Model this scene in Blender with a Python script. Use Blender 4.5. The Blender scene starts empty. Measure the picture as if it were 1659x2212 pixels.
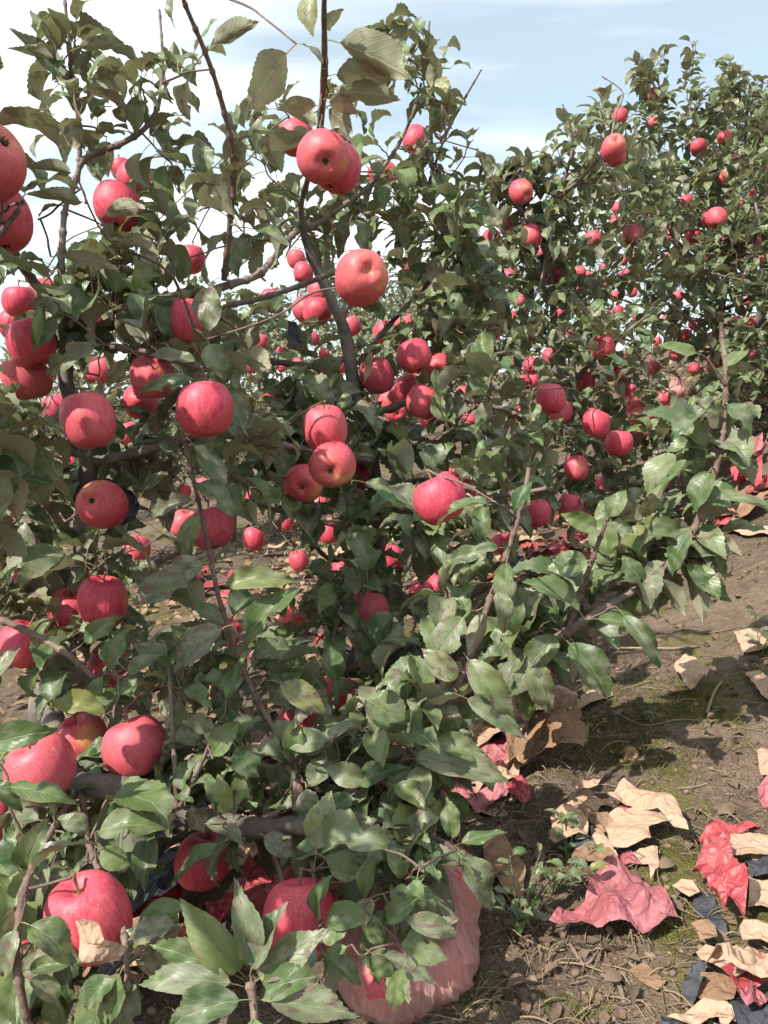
import bpy, math, random
import numpy as np
from mathutils import Vector, Matrix, noise as mnoise
from mathutils.geometry import delaunay_2d_cdt

random.seed(7); np.random.seed(7)
R = random.random
def U(a, b): return a + (b - a) * R()
scene = bpy.context.scene
col = scene.collection

# ------------------------------------------------------------------ camera
FPX, CX, CY, W0, H0 = 1664.0, 829.5, 1106.0, 1659.0, 2212.0   # focal length and frame in photo units
PITCH = math.atan(256 / FPX)
CAM = Vector((0, 0, 0.80))
cd = bpy.data.cameras.new('camera'); cam = bpy.data.objects.new('camera', cd); col.objects.link(cam)
cam.location = CAM; cam.rotation_euler = (math.pi / 2 - PITCH, 0, 0)
cd.sensor_fit = 'VERTICAL'; cd.angle = 2 * math.atan(CY / FPX)
cd.sensor_fit = 'VERTICAL'; cd.sensor_height = 24.0; cd.lens = 24.0 * FPX / H0
cd.clip_start = 0.02; cd.clip_end = 3000
cd.dof.use_dof = False
scene.camera = cam
FW = Vector((0, math.cos(PITCH), -math.sin(PITCH)))
RT = Vector((1, 0, 0)); UPV = Vector((0, math.sin(PITCH), math.cos(PITCH)))

# ------------------------------------------------------------------ light
SUN = Vector((-0.56, -0.46, 0.76)).normalized()
SKY_STR, SUN_STR, EXPO = 0.105, 5.0, 0.70
world = bpy.data.worlds.new('World'); scene.world = world; world.use_nodes = True
wn, wl = world.node_tree.nodes, world.node_tree.links
wn.clear()
wo = wn.new('ShaderNodeOutputWorld'); wb = wn.new('ShaderNodeBackground'); wb.inputs[1].default_value = SKY_STR
sk = wn.new('ShaderNodeTexSky'); sk.sky_type = 'NISHITA'; sk.sun_disc = False
sk.sun_elevation = math.asin(SUN.z); sk.sun_rotation = math.atan2(SUN.x, SUN.y)
sk.air_density = 1.0; sk.dust_density = 1.5; sk.ozone_density = 0.4
wtc = wn.new('ShaderNodeTexCoord')
sep = wn.new('ShaderNodeSeparateXYZ'); wl.new(wtc.outputs['Generated'], sep.inputs[0])
def wmath(op, a, b=None):
    n = wn.new('ShaderNodeMath'); n.operation = op
    for i, v in enumerate((a, b)):
        if v is None: continue
        if isinstance(v, (int, float)): n.inputs[i].default_value = v
        else: wl.new(v, n.inputs[i])
    return n.outputs[0]
zz = wmath('ADD', wmath('MAXIMUM', sep.outputs[2], 0.0), 0.22)
cmb = wn.new('ShaderNodeCombineXYZ')
wl.new(wmath('DIVIDE', sep.outputs[0], zz), cmb.inputs[0]); wl.new(wmath('DIVIDE', sep.outputs[1], zz), cmb.inputs[1])
wmap = wn.new('ShaderNodeMapping'); wl.new(cmb.outputs[0], wmap.inputs[0])
wmap.inputs['Rotation'].default_value = (0, 0, math.radians(30)); wmap.inputs['Scale'].default_value = (0.42, 1.5, 1)
wmap.inputs['Location'].default_value = (9.4, 1.1, 0)
cn = wn.new('ShaderNodeTexNoise'); cn.inputs['Scale'].default_value = 1.25; cn.inputs['Detail'].default_value = 7
cn.inputs['Roughness'].default_value = 0.52; cn.inputs['Distortion'].default_value = 0.35
wl.new(wmap.outputs[0], cn.inputs['Vector'])
cr = wn.new('ShaderNodeValToRGB'); wl.new(cn.outputs[0], cr.inputs[0])
cr.color_ramp.elements[0].position = 0.40; cr.color_ramp.elements[0].color = (0.38, 0.38, 0.38, 1)
cr.color_ramp.elements[1].position = 0.60; cr.color_ramp.elements[1].color = (1, 1, 1, 1)
wm = wn.new('ShaderNodeMix'); wm.data_type = 'RGBA'
wl.new(cr.outputs[0], wm.inputs[0]); wt = wn.new('ShaderNodeMix'); wt.data_type = 'RGBA'; wt.blend_type = 'MULTIPLY'; wt.inputs[0].default_value = 1; wt.inputs[7].default_value = (0.90, 1.12, 1.04, 1); wl.new(sk.outputs[0], wt.inputs[6]); wl.new(wt.outputs[2], wm.inputs[6]); wm.inputs[7].default_value = (7.4, 8.0, 8.2, 1)
wl.new(wm.outputs[2], wb.inputs[0]); wl.new(wb.outputs[0], wo.inputs[0])

sl = bpy.data.lights.new('sun', 'SUN'); sl.energy = SUN_STR; sl.angle = math.radians(0.55); sl.color = (1.0, 0.95, 0.87)
so = bpy.data.objects.new('sun', sl); col.objects.link(so); so.rotation_euler = SUN.to_track_quat('Z', 'Y').to_euler()
so.location = (-5, -4, 8)
vs = scene.view_settings
vs.view_transform = 'Standard'; vs.look = 'None'; vs.exposure = EXPO; vs.gamma = 1; vs.use_curve_mapping = False
scene.cycles.use_denoising = True
scene.cycles.max_bounces = 5; scene.cycles.transparent_max_bounces = 10
scene.cycles.diffuse_bounces = 2; scene.cycles.glossy_bounces = 1; scene.cycles.transmission_bounces = 3
scene.cycles.adaptive_threshold = 0.04; scene.cycles.use_light_tree = False; scene.cycles.caustics_reflective = False; scene.cycles.caustics_refractive = False

# ------------------------------------------------------------------ projection helpers
def P(x, y, d): return CAM + d * (FW + RT * ((x - CX) / FPX) + UPV * ((CY - y) / FPX))
def proj(p):
    v = p - CAM; d = v.dot(FW)
    if d < 0.05: return -9999, -9999, d
    return CX + FPX * v.dot(RT) / d, CY - FPX * v.dot(UPV) / d, d
def ss(a, b, x):
    t = min(1, max(0, (x - a) / (b - a))); return t * t * (3 - 2 * t)
def gbase(x, y):
    sx = 40 * math.tanh(x / 40)
    return 0.2 * sx + 0.62 * ss(0.8, 2.6, x - 0.1 * (min(max(y, 0), 13) - 3))
def gz(x, y):
    z = gbase(x, y)
    if -6 < x < 9 and -2 < y < 14:
        z += 0.05 * mnoise.noise((x * 1.3, y * 1.3, 3.1)) + 0.022 * mnoise.noise((x * 4, y * 4, 1.7))
        z += 0.012 * mnoise.noise((x * 11, y * 11, 7.7)) + 0.006 * mnoise.noise((x * 29, y * 29, 2.2))
    else:
        z += 0.05 * mnoise.noise((x * 1.3, y * 1.3, 3.1))
    return z
def G(x, y, off=0.0):
    """point of the ground seen along a photo direction"""
    v = (FW + RT * ((x - CX) / FPX) + UPV * ((CY - y) / FPX))
    d = 0.3
    while d < 60:
        p = CAM + v * d
        if p.z < gbase(p.x, p.y) + off: break
        d += 0.02
    lo = d - 0.02
    for _ in range(8):
        m = (lo + d) / 2; p = CAM + v * m
        if p.z < gbase(p.x, p.y) + off: d = m
        else: lo = m
    p = CAM + v * d
    return Vector((p.x, p.y, gz(p.x, p.y)))

# ------------------------------------------------------------------ materials
def new_mat(name):
    m = bpy.data.materials.new(name); m.use_nodes = True
    nt = m.node_tree; nt.nodes.clear()
    return m, nt, NB(nt)
class NB:
    def __init__(s, nt): s.nt = nt
    def n(s, t, **kw):
        x = s.nt.nodes.new(t)
        for k, v in kw.items():
            if k.startswith('i_'):
                x.inputs[k[2:].replace('_', ' ')].default_value = v
            else: setattr(x, k, v)
        return x
    def l(s, a, b): s.nt.links.new(a, b)
    def math(s, op, a, b=None, c=None, clamp=False):
        x = s.nt.nodes.new('ShaderNodeMath'); x.operation = op; x.use_clamp = clamp
        for i, v in enumerate((a, b, c)):
            if v is None: continue
            if isinstance(v, (int, float)): x.inputs[i].default_value = v
            else: s.l(v, x.inputs[i])
        return x.outputs[0]
    def noise(s, vec, scale, detail=3, rough=0.55, dist=0):
        x = s.nt.nodes.new('ShaderNodeTexNoise')
        x.inputs['Scale'].default_value = scale; x.inputs['Detail'].default_value = detail
        x.inputs['Roughness'].default_value = rough; x.inputs['Distortion'].default_value = dist
        if vec is not None: s.l(vec, x.inputs['Vector'])
        return x.outputs[0]
    def mapping(s, vec, sc=(1, 1, 1), loc=(0, 0, 0), rot=(0, 0, 0)):
        x = s.nt.nodes.new('ShaderNodeMapping'); s.l(vec, x.inputs[0])
        x.inputs['Scale'].default_value = sc; x.inputs['Location'].default_value = loc; x.inputs['Rotation'].default_value = rot
        return x.outputs[0]
    def step(s, v, a, b):
        x = s.nt.nodes.new('ShaderNodeMapRange'); x.interpolation_type = 'SMOOTHSTEP'
        s.l(v, x.inputs[0]); x.inputs[1].default_value = a; x.inputs[2].default_value = b
        return x.outputs[0]
    def mix(s, f, a, b):
        x = s.nt.nodes.new('ShaderNodeMix'); x.data_type = 'RGBA'
        if isinstance(f, (int, float)): x.inputs[0].default_value = f
        else: s.l(f, x.inputs[0])
        for i, v in ((6, a), (7, b)):
            if isinstance(v, tuple): x.inputs[i].default_value = (*v, 1)
            else: s.l(v, x.inputs[i])
        return x.outputs[2]
    def bump(s, h, strength=0.3, dist=0.01):
        x = s.nt.nodes.new('ShaderNodeBump'); x.inputs['Strength'].default_value = strength
        x.inputs['Distance'].default_value = dist; s.l(h, x.inputs['Height']); return x.outputs[0]
    def princ(s, color, rough=0.5, spec=0.5, normal=None):
        x = s.nt.nodes.new('ShaderNodeBsdfPrincipled')
        if isinstance(color, tuple): x.inputs['Base Color'].default_value = (*color, 1)
        else: s.l(color, x.inputs['Base Color'])
        if isinstance(rough, (int, float)): x.inputs['Roughness'].default_value = rough
        else: s.l(rough, x.inputs['Roughness'])
        x.inputs['Specular IOR Level'].default_value = spec
        if normal is not None: s.l(normal, x.inputs['Normal'])
        return x
    def out(s, sh):
        o = s.nt.nodes.new('ShaderNodeOutputMaterial'); s.l(sh, o.inputs[0])
    def mixsh(s, f, a, b):
        x = s.nt.nodes.new('ShaderNodeMixShader')
        if isinstance(f, (int, float)): x.inputs[0].default_value = f
        else: s.l(f, x.inputs[0])
        s.l(a, x.inputs[1]); s.l(b, x.inputs[2]); return x.outputs[0]

def make_leaf_mat():
    m, nt, b = new_mat('apple_leaf')
    uv = b.n('ShaderNodeUVMap'); uv.uv_map = 'UVMap'
    sp = b.n('ShaderNodeSeparateXYZ'); b.l(uv.outputs[0], sp.inputs[0])
    at = b.n('ShaderNodeAttribute'); at.attribute_name = 'rnd'
    oi = b.n('ShaderNodeObjectInfo')
    r1 = b.math('FRACT', b.math('ADD', at.outputs['Fac'], oi.outputs['Random']))
    r2 = b.math('FRACT', b.math('MULTIPLY', r1, 7.31)); r3 = b.math('FRACT', b.math('MULTIPLY', r1, 19.7))
    r4 = b.math('FRACT', b.math('MULTIPLY', r1, 43.3))
    u = b.math('ABSOLUTE', b.math('SUBTRACT', sp.outputs[0], 0.5)); v = sp.outputs[1]
    off = b.n('ShaderNodeCombineXYZ'); b.l(b.math('MULTIPLY', r1, 37.0), off.inputs[0]); b.l(b.math('MULTIPLY', r2, 53.0), off.inputs[1])
    va = b.n('ShaderNodeVectorMath'); va.operation = 'ADD'; b.l(uv.outputs[0], va.inputs[0]); b.l(off.outputs[0], va.inputs[1])
    p = va.outputs[0]
    # veins: midrib and slanted side veins
    mid = b.math('SUBTRACT', 1.0, b.step(u, 0.008, 0.035))
    n1 = b.noise(p, 3.0, 2, 0.6); n2 = b.noise(p, 14.0, 2, 0.6); n3 = b.noise(p, 2.2, 3, 0.65)
    wob = b.math('MULTIPLY', b.math('SINE', b.math('ADD', b.math('MULTIPLY', u, 17.0), b.math('MULTIPLY', r1, 40.0))), 0.12)
    ph = b.math('ADD', b.math('SUBTRACT', b.math('MULTIPLY', v, 8.0), b.math('MULTIPLY', u, 6.5)), wob)
    tri = b.math('ABSOLUTE', b.math('SUBTRACT', b.math('FRACT', ph), 0.5))
    side = b.math('SUBTRACT', 1.0, b.step(tri, 0.012, 0.075))
    vein = b.math('MAXIMUM', mid, b.math('MULTIPLY', side, 0.42))
    g = b.mix(r2, (0.032, 0.070, 0.025), (0.125, 0.170, 0.052))
    g = b.mix(b.step(n1, 0.35, 0.7), g, b.mix(r3, (0.052, 0.104, 0.036), (0.195, 0.235, 0.088)))
    g = b.mix(b.math('MULTIPLY', b.step(r3, 0.95, 0.99), 0.6), g, (0.24, 0.23, 0.05))      # yellowing leaves
    g = b.mix(b.math('MULTIPLY', vein, 0.45), g, (0.22, 0.28, 0.14))
    dust = b.math('MULTIPLY', b.step(b.math('ADD', n3, b.math('MULTIPLY', r4, 0.22)), 0.48, 0.85), 0.7)
    g = b.mix(dust, g, (0.28, 0.28, 0.205))                                              # dust and spray film
    blot = b.step(b.math('ADD', b.noise(p, 4.3, 3, 0.6), b.math('MULTIPLY', b.step(r4, 0.5, 1.0), 0.16)), 0.67, 0.71)
    g = b.mix(blot, g, b.mix(n2, (0.10, 0.065, 0.045), (0.24, 0.19, 0.15)))               # brown blotches
    edge = b.math('MULTIPLY', b.step(b.math('ADD', u, b.math('MULTIPLY', n1, 0.25)), 0.52, 0.66), b.step(r2, 0.6, 1.0))
    g = b.mix(edge, g, (0.20, 0.13, 0.08))
    un = b.mix(r2, (0.20, 0.215, 0.14), (0.30, 0.29, 0.195))
    un = b.mix(b.step(n1, 0.4, 0.75), un, (0.24, 0.215, 0.145))
    un = b.mix(b.math('MULTIPLY', vein, 0.6), un, (0.40, 0.37, 0.23))
    un = b.mix(b.math('MULTIPLY', blot, 0.8), un, (0.16, 0.10, 0.06))
    geo = b.n('ShaderNodeNewGeometry')
    c = b.mix(geo.outputs['Backfacing'], g, un)
    hgt = b.math('MULTIPLY', b.math('MAXIMUM', mid, side), -0.8)
    nor = b.bump(hgt, 0.45, 0.002)
    rough = b.math('ADD', b.math('MULTIPLY', geo.outputs['Backfacing'], 0.15), b.math('ADD', 0.28, b.math('MULTIPLY', n3, 0.30)))
    pr = b.princ(c, rough, 0.45, nor)
    tr = b.n('ShaderNodeBsdfTranslucent'); b.l(b.mix(0.40, c, (0.22, 0.26, 0.06)), tr.inputs[0])
    b.out(b.mixsh(0.22, pr.outputs[0], tr.outputs[0]))
    return m

def make_petiole_mat():
    m, nt, b = new_mat('petiole')
    oi = b.n('ShaderNodeObjectInfo')
    c = b.mix(oi.outputs['Random'], (0.20, 0.24, 0.10), (0.26, 0.17, 0.10))
    b.out(b.princ(c, 0.5).outputs[0]); return m

def make_bark(name, c0, c1, c2, sc=1.0):
    m, nt, b = new_mat(name)
    tc = b.n('ShaderNodeTexCoord'); o = tc.outputs['Object']
    n1 = b.noise(o, 22 * sc, 5, 0.65); n2 = b.noise(o, 130 * sc, 4, 0.6); n3 = b.noise(o, 7 * sc, 3)
    c = b.mix(b.step(n1, 0.35, 0.68), c0, c1)
    c = b.mix(b.math('MULTIPLY', b.step(n3, 0.5, 0.7), 0.6), c, c2)
    vo = b.n('ShaderNodeTexVoronoi'); vo.inputs['Scale'].default_value = 190 * sc; b.l(o, vo.inputs['Vector'])
    c = b.mix(b.math('MULTIPLY', b.math('SUBTRACT', 1.0, b.step(vo.outputs[0], 0.08, 0.22)), 0.5), c, (0.33, 0.29, 0.25))
    h = b.math('ADD', b.math('MULTIPLY', n1, 1.0), b.math('MULTIPLY', n2, 0.6))
    b.out(b.princ(c, 0.75, 0.3, b.bump(h, 0.6, 0.004)).outputs[0]); return m

def make_apple_mat(name, tint=0.0):
    m, nt, b = new_mat(name)
    tc = b.n('ShaderNodeTexCoord'); o = tc.outputs['Object']; oi = b.n('ShaderNodeObjectInfo'); r = oi.outputs['Random']
    r2 = b.math('FRACT', b.math('MULTIPLY', r, 9.7)); r3 = b.math('FRACT', b.math('MULTIPLY', r, 31.3))
    off = b.n('ShaderNodeCombineXYZ'); b.l(b.math('MULTIPLY', r, 11.0), off.inputs[0]); b.l(b.math('MULTIPLY', r2, 17.0), off.inputs[1])
    va = b.n('ShaderNodeVectorMath'); va.operation = 'ADD'; b.l(o, va.inputs[0]); b.l(off.outputs[0], va.inputs[1]); p = va.outputs[0]
    sp = b.n('ShaderNodeSeparateXYZ'); b.l(o, sp.inputs[0])
    streak = b.noise(b.mapping(p, (13, 13, 1.4)), 1.6, 5, 0.65)
    fine = b.noise(b.mapping(p, (40, 40, 3.0)), 1.4, 3, 0.6)
    big = b.noise(p, 1.9, 2, 0.5)
    red = b.mix(b.step(streak, 0.33, 0.70), (0.40, 0.018, 0.050), (0.60, 0.072, 0.112))
    red = b.mix(b.math('MULTIPLY', b.step(fine, 0.45, 0.75), 0.45), red, (0.62, 0.12, 0.14))
    red = b.mix(b.math('MULTIPLY', b.step(r3, 0.4, 1.0), 0.35), red, (0.60, 0.15, 0.16))
    red = b.mix(b.math('MULTIPLY', b.step(b.math('MULTIPLY', sp.outputs[2], -1.0), -0.05, 0.5), b.math('MULTIPLY', r2, 0.28)), red, (0.60, 0.17, 0.10))   # orange underside: less-coloured skin, and ground bounce light put into the colour
    # ground colour shows where the fruit stayed shaded and round the eye
    low = b.math('MULTIPLY', b.step(b.math('MULTIPLY', sp.outputs[2], -1.0), 0.1, 0.5), 0.20)
    sidey = b.math('MULTIPLY', sp.outputs[0], 0.5)
    yv = b.math('ADD', b.math('ADD', big, low), b.math('ADD', sidey, b.math('MULTIPLY', r2, 0.28)))
    yel = b.step(b.math('ADD', yv, b.math('MULTIPLY', streak, 0.22)), 1.02, 1.42)
    c = b.mix(b.math('MULTIPLY', yel, 0.88), red, b.mix(streak, (0.62, 0.24, 0.085), (0.60, 0.36, 0.12)))
    vo = b.n('ShaderNodeTexVoronoi'); vo.inputs['Scale'].default_value = 19; b.l(p, vo.inputs['Vector'])
    dots = b.math('SUBTRACT', 1.0, b.step(vo.outputs[0], 0.07, 0.17))
    c = b.mix(b.math('MULTIPLY', dots, 0.50), c, (0.74, 0.46, 0.34))
    ax = b.math('SQRT', b.math('ADD', b.math('POWER', sp.outputs[0], 2.0), b.math('POWER', sp.outputs[1], 2.0)))
    cav = b.math('MULTIPLY', b.math('SUBTRACT', 1.0, b.step(ax, 0.03, 0.13)), 0.4)
    c = b.mix(cav, c, (0.48, 0.27, 0.10))
    dustn = b.noise(p, 2.6, 4, 0.6)
    c = b.mix(b.math('MULTIPLY', b.step(dustn, 0.42, 0.8), 0.12), c, (0.62, 0.36, 0.36))      # bloom
    rough = b.math('ADD', 0.40, b.math('MULTIPLY', dustn, 0.25))
    h = b.math('ADD', b.math('MULTIPLY', b.noise(p, 5, 2), 1.0), b.math('MULTIPLY', dots, 0.10))
    pr = b.princ(c, rough, 0.42, b.bump(h, 0.05, 0.03))
    pr.inputs['Subsurface Weight'].default_value = 0.0
    b.out(pr.outputs[0]); return m

def make_paper(name, c0, c1, rough=0.8, sheen=0.2, trans=0.08):
    m, nt, b = new_mat(name)
    tc = b.n('ShaderNodeTexCoord'); o = tc.outputs['Object']; oi = b.n('ShaderNodeObjectInfo')
    n1 = b.noise(o, 14, 5, 0.65); n2 = b.noise(o, 160, 3); n3 = b.noise(o, 38, 4, 0.7)
    c = b.mix(b.step(n1, 0.3, 0.72), c0, c1)
    c = b.mix(b.math('MULTIPLY', oi.outputs['Random'], 0.30), c, tuple(x * 0.62 for x in c0))
    dirt = b.math('MULTIPLY', b.step(b.math('ADD', n3, b.math('MULTIPLY', n1, 0.35)), 0.80, 0.95), 0.65)
    c = b.mix(dirt, c, (0.13, 0.095, 0.07))
    fib = b.noise(b.mapping(o, (1, 1, 1)), 420, 2)
    c = b.mix(b.math('MULTIPLY', fib, 0.18), c, (0.1, 0.07, 0.05))
    ridge = b.math('ABSOLUTE', b.math('SUBTRACT', b.noise(o, 30, 3, 0.5, 0.4), 0.5))
    h = b.math('ADD', b.math('MULTIPLY', b.step(ridge, 0.0, 0.09), 1.0), b.math('MULTIPLY', n2, 0.25))
    pr = b.princ(c, rough, 0.35, b.bump(h, 0.5, 0.004))
    tr = b.n('ShaderNodeBsdfTranslucent'); b.l(c, tr.inputs[0])
    b.out(b.mixsh(trans, pr.outputs[0], tr.outputs[0])); return m

def make_ground_mat():
    m, nt, b = new_mat('orchard_soil')
    tc = b.n('ShaderNodeTexCoord'); o = tc.outputs['Object']
    n1 = b.noise(o, 1.6, 5, 0.6); n2 = b.noise(o, 9, 5, 0.65, 0.4); n3 = b.noise(o, 60, 3, 0.7); n4 = b.noise(o, 260, 2, 0.7)
    c = b.mix(b.step(n2, 0.32, 0.68), (0.070, 0.049, 0.035), (0.160, 0.118, 0.088))
    c = b.mix(b.math('MULTIPLY', b.step(n3, 0.42, 0.72), 0.6), c, (0.25, 0.185, 0.13))
    c = b.mix(b.math('MULTIPLY', b.step(n1, 0.45, 0.66), 0.5), c, (0.22, 0.165, 0.122))
    vo = b.n('ShaderNodeTexVoronoi'); vo.feature = 'DISTANCE_TO_EDGE'; vo.inputs['Scale'].default_value = 34; 
    wp = b.n('ShaderNodeVectorMath'); wp.operation = 'ADD'
    nz = b.n('ShaderNodeTexNoise'); nz.inputs['Scale'].default_value = 22; b.l(o, nz.inputs['Vector'])
    sc = b.n('ShaderNodeVectorMath'); sc.operation = 'SCALE'; b.l(nz.outputs['Color'], sc.inputs[0]); sc.inputs['Scale'].default_value = 0.05
    b.l(o, wp.inputs[0]); b.l(sc.outputs[0], wp.inputs[1]); b.l(wp.outputs[0], vo.inputs['Vector'])
    crack = b.math('SUBTRACT', 1.0, b.step(vo.outputs[0], 0.0, 0.09))
    c = b.mix(b.math('MULTIPLY', crack, 0.16), c, (0.075, 0.05, 0.032))
    moss = b.math('MULTIPLY', b.step(b.noise(o, 3.1, 5, 0.7), 0.52, 0.62), b.step(n3, 0.22, 0.55))
    c = b.mix(b.math('MULTIPLY', moss, 0.85), c, b.mix(n3, (0.05, 0.06, 0.010), (0.15, 0.14, 0.028)))
    c = b.mix(b.math('MULTIPLY', b.step(n4, 0.6, 0.72), 0.5), c, (0.36, 0.29, 0.21))
    h = b.math('ADD', b.math('ADD', b.math('MULTIPLY', n3, 1.0), b.math('MULTIPLY', n4, 0.5)), b.math('MULTIPLY', crack, -0.12))
    b.out(b.princ(c, 0.92, 0.15, b.bump(h, 0.95, 0.014)).outputs[0]); return m

def make_plain(name, c0, c1, sc=40, rough=0.7, spec=0.3, bump=0.4):
    m, nt, b = new_mat(name)
    tc = b.n('ShaderNodeTexCoord'); o = tc.outputs['Object']; oi = b.n('ShaderNodeObjectInfo')
    at = b.n('ShaderNodeAttribute'); at.attribute_name = 'rnd'
    r = b.math('FRACT', b.math('ADD', at.outputs['Fac'], oi.outputs['Random']))
    n1 = b.noise(o, sc, 4, 0.6)
    c = b.mix(b.math('ADD', b.math('MULTIPLY', n1, 0.5), b.math('MULTIPLY', r, 0.5)), c0, c1)
    b.out(b.princ(c, rough, spec, b.bump(n1, bump, 0.004)).outputs[0]); return m

def make_plastic():
    m, nt, b = new_mat('cloudy_plastic')
    uv = b.n('ShaderNodeUVMap'); uv.uv_map = 'UVMap'
    st = b.noise(b.mapping(uv.outputs[0], (95, 7, 1), (0, 0, 0), (0, 0, .25)), 1.0, 4, 0.6, 0.5)
    cl = b.noise(b.mapping(uv.outputs[0], (5, 5, 1)), 1.0, 3)
    tp = b.n('ShaderNodeBsdfTransparent'); tp.inputs[0].default_value = (0.95, 0.84, 0.82, 1)
    pr = b.princ((0.74, 0.47, 0.43), 0.16, 0.5, b.bump(st, 0.5, 0.005))
    tr = b.n('ShaderNodeBsdfTranslucent'); tr.inputs[0].default_value = (0.78, 0.48, 0.44, 1)
    body = b.mixsh(0.4, pr.outputs[0], tr.outputs[0])
    f = b.math('ADD', b.math('MULTIPLY', b.step(st, 0.46, 0.70), 0.24), b.math('ADD', 0.44, b.math('MULTIPLY', cl, 0.30)), clamp=True)
    b.out(b.mixsh(f, tp.outputs[0], body)); return m

M = {}
M['leaf'] = make_leaf_mat(); M['petiole'] = make_petiole_mat()
M['trunk'] = make_bark('trunk_bark', (0.095, 0.08, 0.07), (0.20, 0.17, 0.145), (0.25, 0.22, 0.19), 0.7)
M['branch'] = make_bark('branch_bark', (0.11, 0.078, 0.064), (0.21, 0.165, 0.14), (0.27, 0.22, 0.18))
M['shoot'] = make_bark('shoot_bark', (0.105, 0.062, 0.052), (0.19, 0.13, 0.105), (0.23, 0.18, 0.14), 1.3)
M['apple'] = make_apple_mat('apple_skin')
M['stem'] = make_plain('apple_stem', (0.16, 0.10, 0.055), (0.22, 0.17, 0.08))
M['calyx'] = make_plain('apple_calyx', (0.035, 0.025, 0.018), (0.12, 0.085, 0.05))
M['tan'] = make_paper('kraft_paper', (0.46, 0.30, 0.205), (0.54, 0.37, 0.26), 0.85)
M['red'] = make_paper('red_waxed_paper', (0.40, 0.045, 0.060), (0.48, 0.115, 0.12), 0.42, trans=0.15)
M['pink'] = make_paper('faded_red_paper', (0.40, 0.11, 0.13), (0.48, 0.19, 0.205), 0.5, trans=0.15)
M['navy'] = make_paper('dark_inner_paper', (0.028, 0.032, 0.042), (0.075, 0.08, 0.095), 0.7)
M['brown'] = make_paper('weathered_paper', (0.22, 0.125, 0.072), (0.36, 0.225, 0.14), 0.85)
M['ground'] = make_ground_mat()
M['straw'] = make_plain('dry_straw', (0.10, 0.072, 0.046), (0.34, 0.26, 0.17), 25, 0.8)
M['dead'] = make_plain('dead_leaf', (0.06, 0.04, 0.028), (0.20, 0.135, 0.095), 30, 0.85)
M['fallen'] = make_plain('fallen_leaf', (0.09, 0.055, 0.034), (0.40, 0.265, 0.165), 60, 0.75)
M['clod'] = make_plain('soil_clod', (0.10, 0.07, 0.047), (0.27, 0.20, 0.14), 90, 0.95, 0.1)
M['weed'] = make_plain('weed_leaf', (0.06, 0.12, 0.045), (0.14, 0.17, 0.06), 30, 0.55)
M['moss'] = make_plain('moss', (0.055, 0.068, 0.012), (0.15, 0.15, 0.035), 50, 0.9, 0.1)
M['rotten'] = make_plain('rotten_fruit', (0.20, 0.12, 0.06), (0.36, 0.22, 0.11), 30, 0.6)
M['plastic'] = make_plastic()

# ------------------------------------------------------------------ object helpers
def link(name, me, parent=None):
    o = bpy.data.objects.new(name, me); col.objects.link(o)
    if parent is not None: o.parent = parent
    return o
def tag(o, label, cat, group=None):
    o['label'] = label; o['category'] = cat
    if group: o['group'] = group
    return o
def mesh_from(name, V, F, mats, smooth=True, uv=None, rnd=None, midx=None):
    me = bpy.data.meshes.new(name)
    V = np.asarray(V, dtype=np.float32)
    if isinstance(F, np.ndarray) and F.ndim == 2:
        k = F.shape[1]; nf = len(F)
        me.vertices.add(len(V)); me.vertices.foreach_set('co', V.ravel())
        me.loops.add(nf * k); me.loops.foreach_set('vertex_index', F.astype(np.int32).ravel())
        me.polygons.add(nf); me.polygons.foreach_set('loop_start', np.arange(0, nf * k, k, dtype=np.int32))
    else:
        me.from_pydata([tuple(v) for v in V], [], [tuple(f) for f in F])
    me.update(calc_edges=True)
    for m in mats: me.materials.append(m)
    if midx is not None: me.polygons.foreach_set('material_index', np.asarray(midx, dtype=np.int32))
    me.polygons.foreach_set('use_smooth', np.full(len(me.polygons), smooth))
    if uv is not None:
        ul = me.uv_layers.new(name='UVMap')
        li = np.empty(len(me.loops), dtype=np.int32); me.loops.foreach_get('vertex_index', li)
        ul.data.foreach_set('uv', np.asarray(uv, dtype=np.float32)[li].ravel())
    if rnd is not None:
        a = me.attributes.new('rnd', 'FLOAT', 'POINT'); a.data.foreach_set('value', np.asarray(rnd, dtype=np.float32))
    me.update(); return me

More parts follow.
